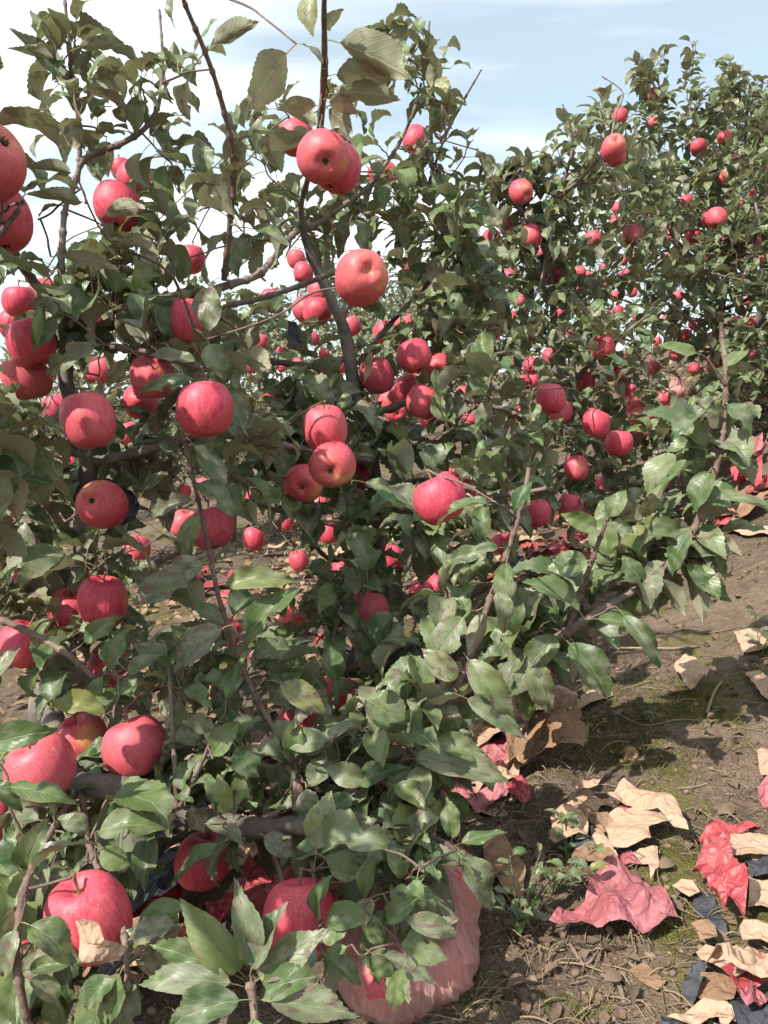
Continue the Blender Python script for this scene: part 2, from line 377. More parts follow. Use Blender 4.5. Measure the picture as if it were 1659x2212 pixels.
def catmull(pts, sub=6):
    """pts: list of (Vector, radius)"""
    if len(pts) < 3: sub = 3
    out = []
    n = len(pts)
    for i in range(n - 1):
        p0, p1, p2, p3 = pts[max(i - 1, 0)], pts[i], pts[i + 1], pts[min(i + 2, n - 1)]
        for k in range(sub):
            t = k / sub
            q = 0.5 * ((2 * p1[0]) + (p2[0] - p0[0]) * t + (2 * p0[0] - 5 * p1[0] + 4 * p2[0] - p3[0]) * t * t + (3 * p1[0] - p0[0] - 3 * p2[0] + p3[0]) * t ** 3)
            out.append((q, p1[1] + (p2[1] - p1[1]) * t))
    out.append(pts[-1]); return out
def tube_arrays(path, sides=7, knob=0.0, cap=True):
    V, F = [], []
    up = Vector((0.3, 0.2, 0.9)).normalized(); prevx = None
    n = len(path); arc = 0.0
    for i, (p, r) in enumerate(path):
        if i: arc += (p - path[i - 1][0]).length
        t = (path[min(i + 1, n - 1)][0] - path[max(i - 1, 0)][0])
        t = t.normalized() if t.length > 1e-9 else Vector((0, 0, 1))
        if prevx is None:
            x = t.cross(up)
            if x.length < 1e-3: x = t.cross(Vector((1, 0, 0)))
            x.normalize()
        else:
            x = (prevx - t * prevx.dot(t)).normalized()
        prevx = x; y = t.cross(x)
        rr = r * (1 + knob * (mnoise.noise((p.x * 30, p.y * 30, p.z * 30)) + 0.5 * mnoise.noise((p.x * 90, p.y * 90, p.z * 90))))
        if knob > .11 and r < .012: rr *= 1 + .42 * math.exp(-((arc % .036 - .018) / .0035) ** 2)   # leaf nodes
        for k in range(sides):
            a = 2 * math.pi * k / sides
            V.append(p + (x * math.cos(a) + y * math.sin(a)) * rr)
    for i in range(n - 1):
        for k in range(sides):
            F.append((i * sides + k, i * sides + (k + 1) % sides, (i + 1) * sides + (k + 1) % sides, (i + 1) * sides + k))
    if cap:
        V.append(path[-1][0]); c = len(V) - 1; b0 = (n - 1) * sides
        for k in range(0, sides): F.append((b0 + k, b0 + (k + 1) % sides, c, c))
    return V, F
def tube_mesh(name, path, mat, base, sides=8, knob=0.12):
    V, F = tube_arrays(path, sides, knob)
    V = [v - base for v in V]
    F = [f if f[2] != f[3] else f[:3] for f in F]
    return mesh_from(name, V, F, [mat])

# ------------------------------------------------------------------ leaf prototypes
class Proto: pass
def leaf_proto(seed, rows, cols, curl, fold, width=0.30, serr=0.035, wave=0.02, bite=None, hole=None, pet=0.3, twist=0.0, petseg=2, cup=0.0):
    rnd = random.Random(seed)
    V, UVc, F, MI = [], [], [], []
    # midrib path
    py, pz = 0.0, 0.0; ang = 0.30
    pts = []
    pn = petseg
    for i in range(pn + 1): # petiole
        pts.append((py, pz, ang))
        if i < pn: py += pet / pn * math.cos(ang); pz += pet / pn * math.sin(ang); ang -= 0.14
    path = [(py, pz, ang)]
    for i in range(rows - 1):
        ds = 1.0 / (rows - 1)
        py += ds * math.cos(ang); pz += ds * math.sin(ang); ang -= curl / (rows - 1) * (0.5 + 1.0 * i / rows)
        path.append((py, pz, ang))
    pr = 0.011
    for (a, bz, an) in pts:
        for k in range(3):
            th = 2 * math.pi * k / 3 + 0.5
            V.append((pr * math.cos(th), a - pr * math.sin(th) * math.sin(an), bz + pr * math.sin(th) * math.cos(an))); UVc.append((0.5, 0.0))
    for i in range(pn):
        for k in range(3):
            F.append((i * 3 + k, i * 3 + (k + 1) % 3, i * 3 + 3 + (k + 1) % 3, i * 3 + 3 + k)); MI.append(1)
    b0 = len(V)
    ph1, ph2 = rnd.uniform(0, 6), rnd.uniform(0, 6)
    ss_ = [-1 + 2 * k / cols for k in range(cols + 1)]
    for i, (yy, zz_, an) in enumerate(path):
        v = i / (rows - 1)
        w = width * (math.sin(math.pi * min(1, v ** 0.82 * 1.0)) ** 0.72 if 0 < v < 1 else 0.0)
        w *= 1 - 0.52 * ss(0.55, 1.0, v)
        if v == 0: w = 0.012
        if v == 1: w = 0.004
        tooth = (serr if i % 2 == 0 else -serr * 0.5) * (1 if 0.06 < v < 0.97 else 0)
        for k, s in enumerate(ss_):
            wl_ = w
            if bite:
                for (bs, bv, bw, bd) in bite:
                    if (s > 0) == (bs > 0) and abs(v - bv) < bw: wl_ *= 1 - bd * math.cos((v - bv) / bw * math.pi / 2) ** 0.6
            edge = abs(s) > 0.99
            x = s * wl_ + (math.copysign(tooth * 0.5, s) if edge else 0)
            f = fold * (1 - 0.5 * v)
            h = abs(x) * math.tan(f) + cup * (x * x) / width
            wv = wave * abs(s) ** 2 * math.sin(v * 11 + (ph1 if s > 0 else ph2)) + 0.3 * wave * math.sin(v * 23 + s * 3 + ph2)
            h += wv
            tw = twist * v
            xx = x * math.cos(tw); hh = h + x * math.sin(tw)
            V.append((xx, yy - hh * math.sin(an) + (tooth * 0.6 if edge else 0), zz_ + hh * math.cos(an)))
            UVc.append((0.5 + s * 0.5 * max(wl_, 0.001) / width * 0.98, v))
    for i in range(rows - 1):
        for k in range(cols):
            if hole and (i, k) in hole: continue
            a = b0 + i * (cols + 1) + k
            F.append((a, a + 1, a + cols + 2, a + cols + 1)); MI.append(0)
    p = Proto(); p.V = np.array(V); p.F = np.array(F); p.UV = np.array(UVc); p.MI = np.array(MI)
    t = Vector((0, path[-1][0], path[-1][1])); p.tip = t; p.width = 2 * width
    y = t.normalized(); x = Vector((1, 0, 0)); p.frame = Matrix((x, y, x.cross(y))).transposed()
    return p
HI, LO, MD = [], [], []
pr_ = random.Random(3)
for i in range(18):
    curl = [0.5, 0.9, 1.4, 1.9, 1.2, 2.5][i % 6]; fold = pr_.uniform(0.2, 0.85)
    bite = None; hole = None
    if i % 4 == 1: bite = [(pr_.choice((-1, 1)), pr_.uniform(0.3, 0.75), pr_.uniform(0.06, 0.13), pr_.uniform(0.4, 0.8))]
    if i % 6 == 5: bite = [(1, pr_.uniform(0.3, 0.5), 0.1, 0.6), (-1, pr_.uniform(0.55, 0.8), 0.09, 0.7)]
    if i == 7:
        hi, hk = pr_.randint(8, 17), pr_.choice((1, 2, 3, 4)); hole = {(hi, hk), (hi + 1, hk)}
    HI.append(leaf_proto(i, 25, 6, curl, fold, pr_.uniform(0.215, 0.31), pr_.uniform(0.018, 0.032), pr_.uniform(0.012, 0.05), bite, hole, pr_.uniform(0.22, 0.42), pr_.uniform(-0.8, 0.8), 3, pr_.uniform(-0.3, 0.3)))
for i in range(9):
    MD.append(leaf_proto(50 + i, 11, 4, [0.6, 1.2, 1.9][i % 3], pr_.uniform(0.2, 0.8), pr_.uniform(0.22, 0.31), 0.03, 0.03, None if i % 3 else [(1, 0.5, 0.14, 0.6)], None, 0.3, pr_.uniform(-0.7, 0.7), 1))
for i in range(8):
    LO.append(leaf_proto(80 + i, 6, 2, [0.5, 1.0, 1.6, 2.1][i % 4], pr_.uniform(0.2, 0.7), pr_.uniform(0.23, 0.32), 0.0, 0.0, None, None, 0.25, pr_.uniform(-0.7, 0.7), 1))
HD = []
for i in range(12):
    curl = [0.35, 0.8, 1.2, 0.6, 1.0, 1.5][i % 6]
    bite = [(pr_.choice((-1, 1)), pr_.uniform(0.3, 0.8), pr_.uniform(0.05, 0.11), pr_.uniform(0.35, 0.75))] if i % 4 == 1 else None
    hole = None
    HD.append(leaf_proto(200 + i, 27, 6, curl, pr_.uniform(0.12, 0.5), pr_.uniform(0.26, 0.31), pr_.uniform(0.02, 0.032), pr_.uniform(0.015, 0.05), bite, hole, pr_.uniform(0.12, 0.2), pr_.uniform(-0.7, 0.7), 3, pr_.uniform(-0.3, 0.3)))
HDMESH = [mesh_from('leaf', p.V, p.F, [M['leaf'], M['petiole']], True, p.UV, None, p.MI) for p in HD]
LEAFMESH = [mesh_from('leaf', p.V, p.F, [M['leaf'], M['petiole']], True, p.UV, None, p.MI) for p in HI]
MDMESH = [mesh_from('leaf', p.V, p.F, [M['leaf'], M['petiole']], True, p.UV, None, p.MI) for p in MD]

def leaf_matrix(p, base, tip, nrm, wpx=None):
    d = tip - base; L = d.length
    s = L / p.tip.length
    y = d.normalized(); z = nrm - y * nrm.dot(y)
    if z.length < 1e-4: z = Vector((0, 0, 1)) - y * y.z
    z.normalize(); x = y.cross(z)
    T = Matrix((x, y, z)).transposed()
    Rm = T @ p.frame.transposed()
    sx = s if wpx is None else max(0.5, min(1.9, wpx / (p.width * s))) * s
    return base, Rm, (sx, s, s)

# ------------------------------------------------------------------ apples seen in the photograph: x, y, diameter, eye offset, label
APPLES = [
 (-28,346,165,(0.80,-0.38),'large pink apple cut by the left frame edge, eye facing right, upper of two'),
 (-2,478,137,None,'red apple at the left frame edge, just under the apple cut off by the frame'),
 (253,448,99,None,'bright red apple against the white sky, below the curved upper left branch'),
 (288,388,74,None,'orange apple half behind the bright red apple under the curved upper left branch'),
 (262,366,46,None,None),
 (698,340,114,(0.18,0.55),'large pink apple at the foot of the tall top shoot, eye towards the viewer'),
 (727,362,106,None,'red apple tucked right behind the large pink apple at the tall top shoot'),
 (640,298,78,None,'red apple behind leaves, left above the large pink apple at the tall top shoot'),
 (896,302,54,None,'oval pale pink apple high in the central tree, right of the tall shoot'),
 (828,378,63,(0.45,0.4),'round red apple with a pale left cheek beside the pair at the tall shoot'),
 (781,600,116,(0.30,0.0),'tall large red apple with shadow patches and its eye facing the viewer, mid picture'),
 (660,668,57,(0.5,0.35),'small red apple in front of a pair, left below the tall large red apple'),
 (686,674,62,None,'orange apple at the back of the small pair left below the tall large apple'),
 (690,630,52,None,None),
 (885,573,36,None,None),(920,637,40,None,None),
 (68,742,102,None,'bright red apple on the upper left trunk, partly under a pale grey-green leaf'),
 (58,818,98,None,'red apple below the one on the upper left trunk, crossed by dry leaves'),
 (42,652,72,None,'red apple above the upper left trunk pair, behind a dark leaf'),
 (95,638,66,None,None),(28,700,60,None,None),
 (190,910,117,None,'big deep red apple hanging in front of the grey left trunk'),
 (125,882,66,None,'pink apple half hidden left of the big apple on the grey trunk'),
 (330,815,96,None,'striped pink apple under a dark glossy leaf, upper of the middle left pair'),
 (303,868,76,(0.3,0.55),'orange apple with its eye showing, lower of the middle left pair'),
 (443,886,121,None,'large apple red on the left and orange on the right, between two glossy leaves'),
 (410,700,98,None,'pink apple mostly hidden behind blue-green leaves at upper centre left'),
 (225,800,62,None,None),(278,935,46,None,None),(152,1004,34,None,None),(176,1026,26,None,None),(398,1060,30,None,None),
 (220,1090,107,(-0.15,-0.18),'round red apple in front of the left trunk, sunken eye facing the viewer'),
 (222,1302,106,None,'red apple, upper right one of the touching pair low on the left trunk'),
 (152,1322,96,None,'red apple with a yellow scar, lower left of the touching pair on the left trunk'),
 (50,1392,106,None,'pale pink sunlit apple at the left frame edge behind a grey twig'),
 (235,1440,92,None,'orange red apple behind small leaves below the touching pair'),
 (293,1615,136,None,'big single red apple hanging above the dark lower left limb'),
 (180,1602,108,None,'red apple with an orange underside left of the big single apple'),
 (88,1662,146,None,'very large dark red apple at lower left, crossed by a long dark leaf'),
 (-25,1775,110,None,'red apple cut by the left frame edge below the very large dark one'),
 (150,1795,54,None,None),(165,1745,60,None,None),
 (195,1985,172,None,'large red apple near the bottom left with torn tan paper clinging to it'),
 (230,2060,130,None,'orange red apple under the large paper-wrapped apple at bottom left'),
 (378,1850,88,None,'bright pink apple half behind a thin upright twig, low left of centre'),
 (438,1862,116,None,'large orange red apple with a leaf across it, low left of centre'),
 (650,1988,166,None,'large red apple low in the middle above the bottom leaf rosette'),
 (580,1962,110,None,'red apple on the left behind the large red apple above the bottom rosette'),
 (765,1945,92,None,'orange red apple on the right behind the large apple above the bottom rosette'),
 (640,1880,86,None,None),
 (5,2085,130,None,'dark red apple cut by the left frame edge near the bottom'),
 (185,2205,60,None,None),(520,2200,70,None,None),
 (795,1322,88,None,'round dull red apple hanging alone over the ground, centre of the lower half'),
 (762,1425,58,None,'small orange apple below the lone dull red one at centre'),
 (730,1492,72,None,'dark red apple under the small orange one at centre'),
 (640,1560,86,None,'dark red apple in shade beside the slanting thin shoot, lower centre'),
 (612,1620,70,None,None),(632,1345,62,None,None),
 (910,1282,56,None,'pinkish red apple, left of the joined pair right above centre ground'),
 (947,1266,50,None,'red apple, right of the joined pair right above centre ground'),
 (845,1208,56,None,None),(958,1212,62,None,None),
 (702,928,98,None,'pink apple behind leaves just above the round red apple with black eye'),
 (718,1004,101,(-0.05,0.38),'round red apple with a black eye, front of the central hanging cluster'),
 (655,1045,86,(0.05,0.25),'orange apple left behind the black-eyed apple of the central cluster'),
 (766,1032,68,None,'orange red apple right behind the black-eyed apple of the central cluster'),
 (815,813,74,None,'crimson apple left in the dense cluster beside the central trunk'),
 (895,770,77,None,'pale orange apple at the top of the dense cluster beside the central trunk'),
 (946,796,70,(-0.05,0.3),'orange apple at the right of the dense cluster, eye facing down'),
 (882,838,62,None,'red apple in the middle of the dense cluster, behind an upright leaf'),
 (914,868,76,None,'orange apple low right in the dense cluster beside the central trunk'),
 (842,866,60,None,None),(856,890,48,(0.1,0.3),None),(858,914,42,None,None),
 (832,720,54,None,'rosy apple above the dense cluster, under a dark leaf'),
 (876,704,50,None,None),(930,900,52,None,None),(760,705,40,None,None),(700,800,38,None,None),(735,790,36,None,None),
 (950,1080,113,None,'broad orange apple with a dark leaf lying across it, right of centre'),
 (902,1062,44,None,None),(1003,1062,62,None,None),(1026,1104,42,None,None),(975,1040,60,None,None),
 (458,1142,98,None,'red and orange apple behind a blade-like leaf, left of centre'),
 (398,1132,62,None,'orange apple behind leaves left of the red and orange one'),
 (645,1212,42,None,None),(616,1130,34,None,None),(690,1090,46,None,None),
 (1325,320,53,(0.0,-0.3),'pale pink apple high on the arching branch of the right tree, against the sky'),
 (1330,338,44,None,'orange apple just under the pale pink one on the arching right branch'),
 (1410,265,28,(0.1,0.1),'small red apple at the highest point of the right tree'),
 (1510,322,32,None,'small red apple beside the far right treetop'),
 (1126,414,50,(0.4,0.6),'red apple with a black paper scrap, on top of the right-hand tree'),
 (1100,490,45,None,'red apple, middle of three below the black-scrapped apple'),
 (1060,517,42,None,'red apple, leftmost of three below the black-scrapped apple'),
 (1148,512,50,None,'red apple, rightmost of three below the black-scrapped apple'),
 (1172,548,26,None,None),(1376,395,18,None,None),
 (1548,472,44,None,'pinkish apple behind a leaf, upper far right'),
 (1366,508,44,None,'crimson apple behind a pale leaf in the upper right tree'),
 (1036,638,22,None,None),(1126,650,24,None,None),(1040,664,30,None,None),(1107,688,33,None,'small sunlit red apple between thin twigs right of centre'),
 (1002,690,28,None,None),(1062,742,42,None,None),
 (1302,750,50,None,'orange pink apple behind a narrow leaf in the right tree'),
 (1188,772,36,None,None),(1148,790,36,None,None),(1252,588,28,None,None),(1268,600,24,None,None),(1130,830,40,None,None),(1150,825,34,None,None),
 (1190,862,62,None,'red apple in shade under the right tree limb'),
 (1212,892,50,None,None),
 (1287,915,62,None,'dark red apple, upper left one of the hanging pair in the right tree'),
 (1337,958,60,None,'dark red apple, lower right one of the hanging pair in the right tree'),
 (1245,1012,53,None,'small red apple under a long pale leaf, right of centre'),
 (1160,1110,62,None,'red apple touching the thin upright shoot right of centre'),
 (1232,1096,56,None,'red apple with a small leaf on it, right beside the shoot apple'),
 (1086,1176,50,None,'orange pink apple behind the thin upright shoot, over the red papers'),
 (1300,1050,40,None,None),(1185,905,44,None,None),
 (1465,640,26,None,None),(1535,620,32,None,None),(1638,697,33,None,'small sunlit red apple near the right frame edge'),
 (1480,725,28,None,None),(1545,790,36,None,None),(1410,795,30,None,None),(1500,700,26,None,None),(1580,735,30,None,None),(1480,846,22,None,None),
 (1600,560,24,None,None),(1560,440,24,None,None),(1620,770,26,None,None),(1440,560,24,None,None),(1330,640,24,None,None),(1380,690,26,None,None),
 (40,1100,40,None,None),(540,790,34,None,None),(640,560,40,None,None),(655,590,44,None,None),(20,1245,36,None,None),
]
xr = random.Random(77); spots = [(x, y, d) for (x, y, d, e, l) in APPLES]
while len(spots) < len(APPLES) + 84:
    x, y = xr.choice(((xr.uniform(560, 1060), xr.uniform(640, 1330)), (xr.uniform(1000, 1400), xr.uniform(560, 1200)), (xr.uniform(20, 560), xr.uniform(560, 1500)), (xr.uniform(1250, 1650), xr.uniform(420, 900))))
    d = xr.uniform(28, 62) if x < 1000 else xr.uniform(22, 46) if x < 1300 else xr.uniform(18, 30)
    if any((x - a) ** 2 + (y - b_) ** 2 < (0.62 * (d + c)) ** 2 for a, b_, c in spots): continue
    spots.append((x, y, d))
APPLES = APPLES + [(x, y, d, None, None) for x, y, d in spots[len(APPLES):]]
APP = []
arng = random.Random(11)
for (x, y, d, eye, lab) in APPLES:
    size = 0.085 * (1 + 0.06 * (arng.random() - 0.5))
    if d > 125: size *= 1.13
    depth = size * FPX / d
    if d < 34: depth *= 0.95; size *= 0.95
    APP.append(dict(x=x, y=y, d=d, eye=eye, lab=lab, depth=depth, size=size, pos=P(x, y, depth)))
BLK = np.array([(a['x'], a['y'], a['d'] / 2 * (1 if a['lab'] else .9), a['depth']) for a in APP if a['lab'] or (a['d'] > 18 and arng.random() < .9)])
GCLEAR = [(1700,1165),(1605,1180),(1585,1300),(1455,1435),(1340,1400),(1318,1545),(1205,1590),(1232,1800),(1225,1860),(1120,1975),(1060,1990),(1045,2260),(1700,2260)]
SKYCLEAR = [[(1080,-40),(1078,170),(1070,300),(1175,300),(1190,215),(1260,150),(1330,95),(1420,40),(1500,90),(1540,100),(1600,140),(1700,175),(1700,-40)],
            [(960,-40),(960,40),(1000,55),(1080,-40)], [(280,-40),(290,100),(325,150),(335,-40)], [(-20,130),(70,180),(90,330),(40,330),(-20,260)],
            [(20,560),(0,440),(100,445),(190,420),(210,500),(60,560)]]
def inpoly(x, y, poly):
    c = False; j = len(poly) - 1
    for i in range(len(poly)):
        xi, yi = poly[i]; xj, yj = poly[j]
        if (yi > y) != (yj > y) and x < (xj - xi) * (y - yi) / (yj - yi) + xi: c = not c
        j = i
    return c
SHOOTS = [[(640,1785),(800,1685),(885,1628),(960,1525),(1010,1430),(1060,1290),(1100,1180),(1143,1012)],[(640,1660),(600,1590),(540,1480),(500,1370),(470,1280),(440,1130),(418,1040),(392,930)],[(1400,1255),(1480,1180),(1525,1075),(1556,975),(1567,790),(1558,697)],[(175,1692),(300,1706),(420,1765),(560,1788),(735,1802)],
 [(194,1000),(290,980),(380,955),(480,940)],[(189,1180),(189,1000)],[(1090,1432),(1208,1375),(1370,1274)],[(484,605),(505,390),(470,190),(400,10)],[(745,720),(718,655),(665,535)]]
SEG = np.array([(a[0], a[1], b[0], b[1]) for q in SHOOTS for a, b in zip(q, q[1:])], float)
def near_shoot(x, y, r=17):
    px_, py_ = SEG[:, 2] - SEG[:, 0], SEG[:, 3] - SEG[:, 1]
    t = np.clip(((x - SEG[:, 0]) * px_ + (y - SEG[:, 1]) * py_) / (px_ ** 2 + py_ ** 2), 0, 1)
    return ((x - SEG[:, 0] - t * px_) ** 2 + (y - SEG[:, 1] - t * py_) ** 2).min() < r * r
def blocked(base, tip):
    for t in (0.35, 0.65, 1.0):
        q = base.lerp(tip, t); x, y, d = proj(q)
        if d < 0.55 and -300 < x < 1960: return True
        hit = ((x - BLK[:, 0]) ** 2 + (y - BLK[:, 1]) ** 2 < (BLK[:, 2] * 0.92) ** 2) & (d < BLK[:, 3] + 0.03)
        if hit.any() and R() < 0.93: return True
        if d < 1.75 and t > .5 and near_shoot(x, y) and R() < .8: return True
        if inpoly(x, y, GCLEAR): return True
        if y < 600:
            for s in SKYCLEAR:
                if inpoly(x, y, s): return True
        if q.z < gbase(q.x, q.y) + 0.02: return True
    return False

# ------------------------------------------------------------------ ground
def axis(lo, hi, step, far, grow=1.18):
    a = list(np.arange(lo, hi + 1e-6, step)); s = step
    while a[-1] < far: s *= grow; a.append(a[-1] + s)
    s = step; b = []
    v = lo
    while v > -far: s *= grow; v -= s; b.append(v)
    return np.array(b[::-1] + a)
xs = axis(-1.0, 2.4, 0.016, 900); ys = axis(0.5, 4.2, 0.018, 900)
gv = [(x, y, gz(x, y)) for y in ys for x in xs]
nx, ny = len(xs), len(ys)
ii = np.arange(nx * ny).reshape(ny, nx)
gf = np.stack([ii[:-1, :-1].ravel(), ii[:-1, 1:].ravel(), ii[1:, 1:].ravel(), ii[1:, :-1].ravel()], 1)
ground = link('ground', mesh_from('ground', gv, gf, [M['ground']])); ground['kind'] = 'structure'
ground['label'] = 'brown orchard soil with moss, sloping up to the right'

# ------------------------------------------------------------------ trees
class Tree:
    def __init__(s, base, label, group='apple trees of the near row', name='apple_tree'):
        s.base = base; s.root = link(name, None); s.root.location = base
        tag(s.root, label, 'tree', group)
        s.nodes = []; s.nrad = []; s.twV = []; s.twF = []; s.leaves = []; s.tn = 0
    def wood(s, name, pts, mat='branch', sides=8, knob=0.12, sub=6):
        path = catmull(pts, sub)
        o = link(name, tube_mesh(name, path, M[mat], s.base, sides, knob), s.root)
        for i in range(0, len(path), max(2, sub // 3)): s.nodes.append(path[i][0].copy()); s.nrad.append(path[i][1])
        return o
    def pxwood(s, name, pts, r0, r1, mat='branch', sides=8, knob=0.12):
        n = len(pts)
        return s.wood(name, [(P(*p), r0 + (r1 - r0) * i / (n - 1)) for i, p in enumerate(pts)], mat, sides, knob, 22)
    def twig(s, a, b, r0, r1, bow=0.12, sides=5, sub=4):
        d = b - a; L = d.length
        if L < 1e-4: return []
        m = (a + b) / 2 + Vector((U(-1, 1), U(-1, 1), U(-0.2, 1.0))) * L * bow
        m2 = a.lerp(b, 0.75) + Vector((U(-1, 1), U(-1, 1), U(-0.5, 1.0))) * L * bow * 0.6
        path = catmull([(a, r0), (m, (r0 + r1) / 2), (m2, r1 * 1.15), (b, r1)], sub)
        V, F = tube_arrays(path, sides, 0.1)
        s.twV.extend(V); s.twF.extend([tuple(i + s.tn for i in f) for f in F]); s.tn += len(V)
        return [p for p, r in path]
    def nearest(s, p):
        A = np.array(s.nodes); d = ((A - np.array(p)) ** 2).sum(1); i = int(d.argmin())
        return i, math.sqrt(d[i])
    def fill(s, specs, leafL=(0.055, 0.092), per=(5, 8), droop=0.35, tries=1, up=0.3):
        C = []
        for (cx, cy, rx, ry, dep, dd, n) in specs:
            for _ in range(n):
                while True:
                    a, b_, c = U(-1, 1), U(-1, 1), U(-1, 1)
                    if a * a + b_ * b_ + c * c < 1: break
                px_, py_, d_ = cx + a * rx, cy + b_ * ry, dep + c * dd
                if inpoly(px_, py_, GCLEAR): continue
                if py_ < 600 and any(inpoly(px_, py_, q) for q in SKYCLEAR): continue
                q = P(px_, py_, d_)
                if q.z < gbase(q.x, q.y) + 0.06: continue
                C.append(q)
        s.fillw(C, leafL, per, droop, up)
    def fillw(s, C, leafL, per, droop=0.35, up=0.3):
        C = [c for c in C if not any(inpoly(*proj(c)[:2], q) for q in [GCLEAR] + SKYCLEAR)]
        if not C: return
        A = np.array([tuple(c) for c in C]); N = np.array([tuple(n) for n in s.nodes])
        best = np.full(len(C), 1e9); bi = np.zeros(len(C), int)
        for j0 in range(0, len(N), 400):
            D = ((A[:, None, :] - N[None, j0:j0 + 400, :]) ** 2).sum(2); k = D.argmin(1); dm = D[np.arange(len(C)), k]
            w = dm < best; best[w] = dm[w]; bi[w] = k[w] + j0
        done = np.zeros(len(C), bool)
        for _ in range(len(C)):
            b2 = np.where(done, 1e9, best); i = int(b2.argmin()); done[i] = True
            a = s.nodes[bi[i]]; c = C[i]; L = (c - a).length
            path = s.twig(a, c, min(0.0016 + 0.008 * L, s.nrad[bi[i]] * 0.8 + 0.0005), 0.0014, 0.10)
            if path:
                n0 = len(s.nodes)
                for q in path[len(path) // 3::3]:
                    s.nodes.append(q); s.nrad.append(0.002)
                    d = ((A - np.array(q)) ** 2).sum(1); w = (d < best) & ~done; best[w] = d[w]; bi[w] = len(s.nodes) - 1
                s.cluster(path, leafL, per, droop, up)
    def cluster(s, path, leafL, per, droop, up):
        n = random.randint(*per)
        end = path[-1]; ax = (path[-1] - path[-3]).normalized() if len(path) > 3 else Vector((0, 0, 1))
        ref = Vector((0.2, 0.4, 0.9)); x = ax.cross(ref).normalized(); y = ax.cross(x)
        ph = U(0, 6.28); span = min(0.13, (path[-1] - path[0]).length * 0.75)
        for k in range(n):
            t = k / max(1, n - 1); back = span * (1 - t)
            # walk back along the path
            q = end; acc = 0
            for j in range(len(path) - 1, 0, -1):
                sl_ = (path[j] - path[j - 1]).length
                if acc + sl_ >= back: q = path[j].lerp(path[j - 1], (back - acc) / max(sl_, 1e-6)); break
                acc += sl_; q = path[j - 1]
            a = ph + k * 2.4
            rad = x * math.cos(a) + y * math.sin(a)
            d = (rad * U(0.7, 1.1) + ax * U(0.1, 0.7) + Vector((0, 0, U(-droop, up)))).normalized()
            L = U(*leafL) * (0.75 if t < 0.15 else 1) * 1.28
            tip = q + d * L
            if blocked(q, tip): continue
            nrm = (Vector((0, 0, 1)) + SUN * 0.35 + rad * U(-0.1, 0.5) + Vector((U(-1, 1), U(-1, 1), U(-1, 1))) * 0.42)
            s.leaves.append((q.copy(), tip, nrm, None, None))
    def hand(s, bx, by, tx, ty, dep, wpx, side, dt=0.0):
        b_ = P(bx, by, dep); t_ = P(tx, ty, dep + dt)
        tc = (CAM - (b_ + t_) / 2).normalized()
        if side == 'u': n = tc * 0.75 + Vector((0, 0, 0.55)) + SUN * 0.3 + Vector((U(-1, 1), U(-1, 1), U(-1, 1))) * 0.55
        else: n = -tc * 0.8 + Vector((0, 0, 0.5)) + Vector((U(-1, 1), U(-1, 1), U(-1, 1))) * 0.2
        i, d = s.nearest(b_)
        if d > 0.012:
            pth = s.twig(s.nodes[i], b_, min(0.0014 + 0.006 * d, s.nrad[i] * 0.8), 0.0013, 0.08)
            for q in pth[2::3]: s.nodes.append(q); s.nrad.append(0.002)
        s.leaves.append((b_, t_, n, wpx * .86 / FPX * dep if wpx else None, True))
    def spur(s, p):
        i, d = s.nearest(p)
        if d > 0.004: s.twig(s.nodes[i], p, min(0.0016 + 0.008 * d, max(0.0018, s.nrad[i] * 0.8)), 0.0018, 0.10)
    def finish(s, nobj=300, hires=True, stuff='HI', omd=False):
        if s.twV:
            V = [v - s.base for v in s.twV]; F = [f if f[2] != f[3] else f[:3] for f in s.twF]
            o = link('twigs', mesh_from('twigs', V, F, [M['shoot']]), s.root); o['kind'] = 'stuff'
        sc_ = []
        for k, (b_, t_, n, w, h) in enumerate(s.leaves):
            m = (b_ + t_) / 2; x, y, d = proj(m)
            vis = -60 < x < W0 + 60 and -60 < y < H0 + 60 and d > 0
            sc_.append((0 if h else 1, 0 if vis else 1, d if d > 0 else 99, k))
        order = [q[3] for q in sorted(sc_)]
        protos, meshes = (MD, MDMESH) if omd else (HI, LEAFMESH)
        for k in order[:nobj]:
            b_, t_, n, w, h = s.leaves[k]
            pm, mm = (HD, HDMESH) if h else (protos, meshes)
            i = random.randrange(len(pm)); p = pm[i]
            loc, Rm, sc3 = leaf_matrix(p, b_, t_, n, w)
            o = link('leaf', mm[i], s.root)
            o.matrix_basis = Matrix.Translation(loc - s.base) @ Rm.to_4x4() @ Matrix.Diagonal((*sc3, 1))
        PR = {'HI': HI, 'MD': MD, 'LO': LO}[stuff]
        VV, FF, UU, RR, MI, off = [], [], [], [], [], 0
        for k in order[nobj:]:
            b_, t_, n, w, h = s.leaves[k]; p = random.choice(PR)
            loc, Rm, sc3 = leaf_matrix(p, b_, t_, n, w)
            A = (p.V * np.array(sc3)) @ np.array(Rm).T + np.array(loc - s.base)
            VV.append(A); FF.append(p.F + off); UU.append(p.UV); RR.append(np.full(len(A), R())); MI.append(p.MI); off += len(A)
        if VV:
            me = mesh_from('leaves', np.concatenate(VV), np.concatenate(FF), [M['leaf'], M['petiole']], True, np.concatenate(UU), np.concatenate(RR), np.concatenate(MI))
            o = link('leaves', me, s.root); o['kind'] = 'stuff'
    def gbaseat(x, y): return Vector((x, y, gz(x, y) - 0.03))

def on_ground(x, y): return Vector((x, y, gz(x, y) - 0.03))

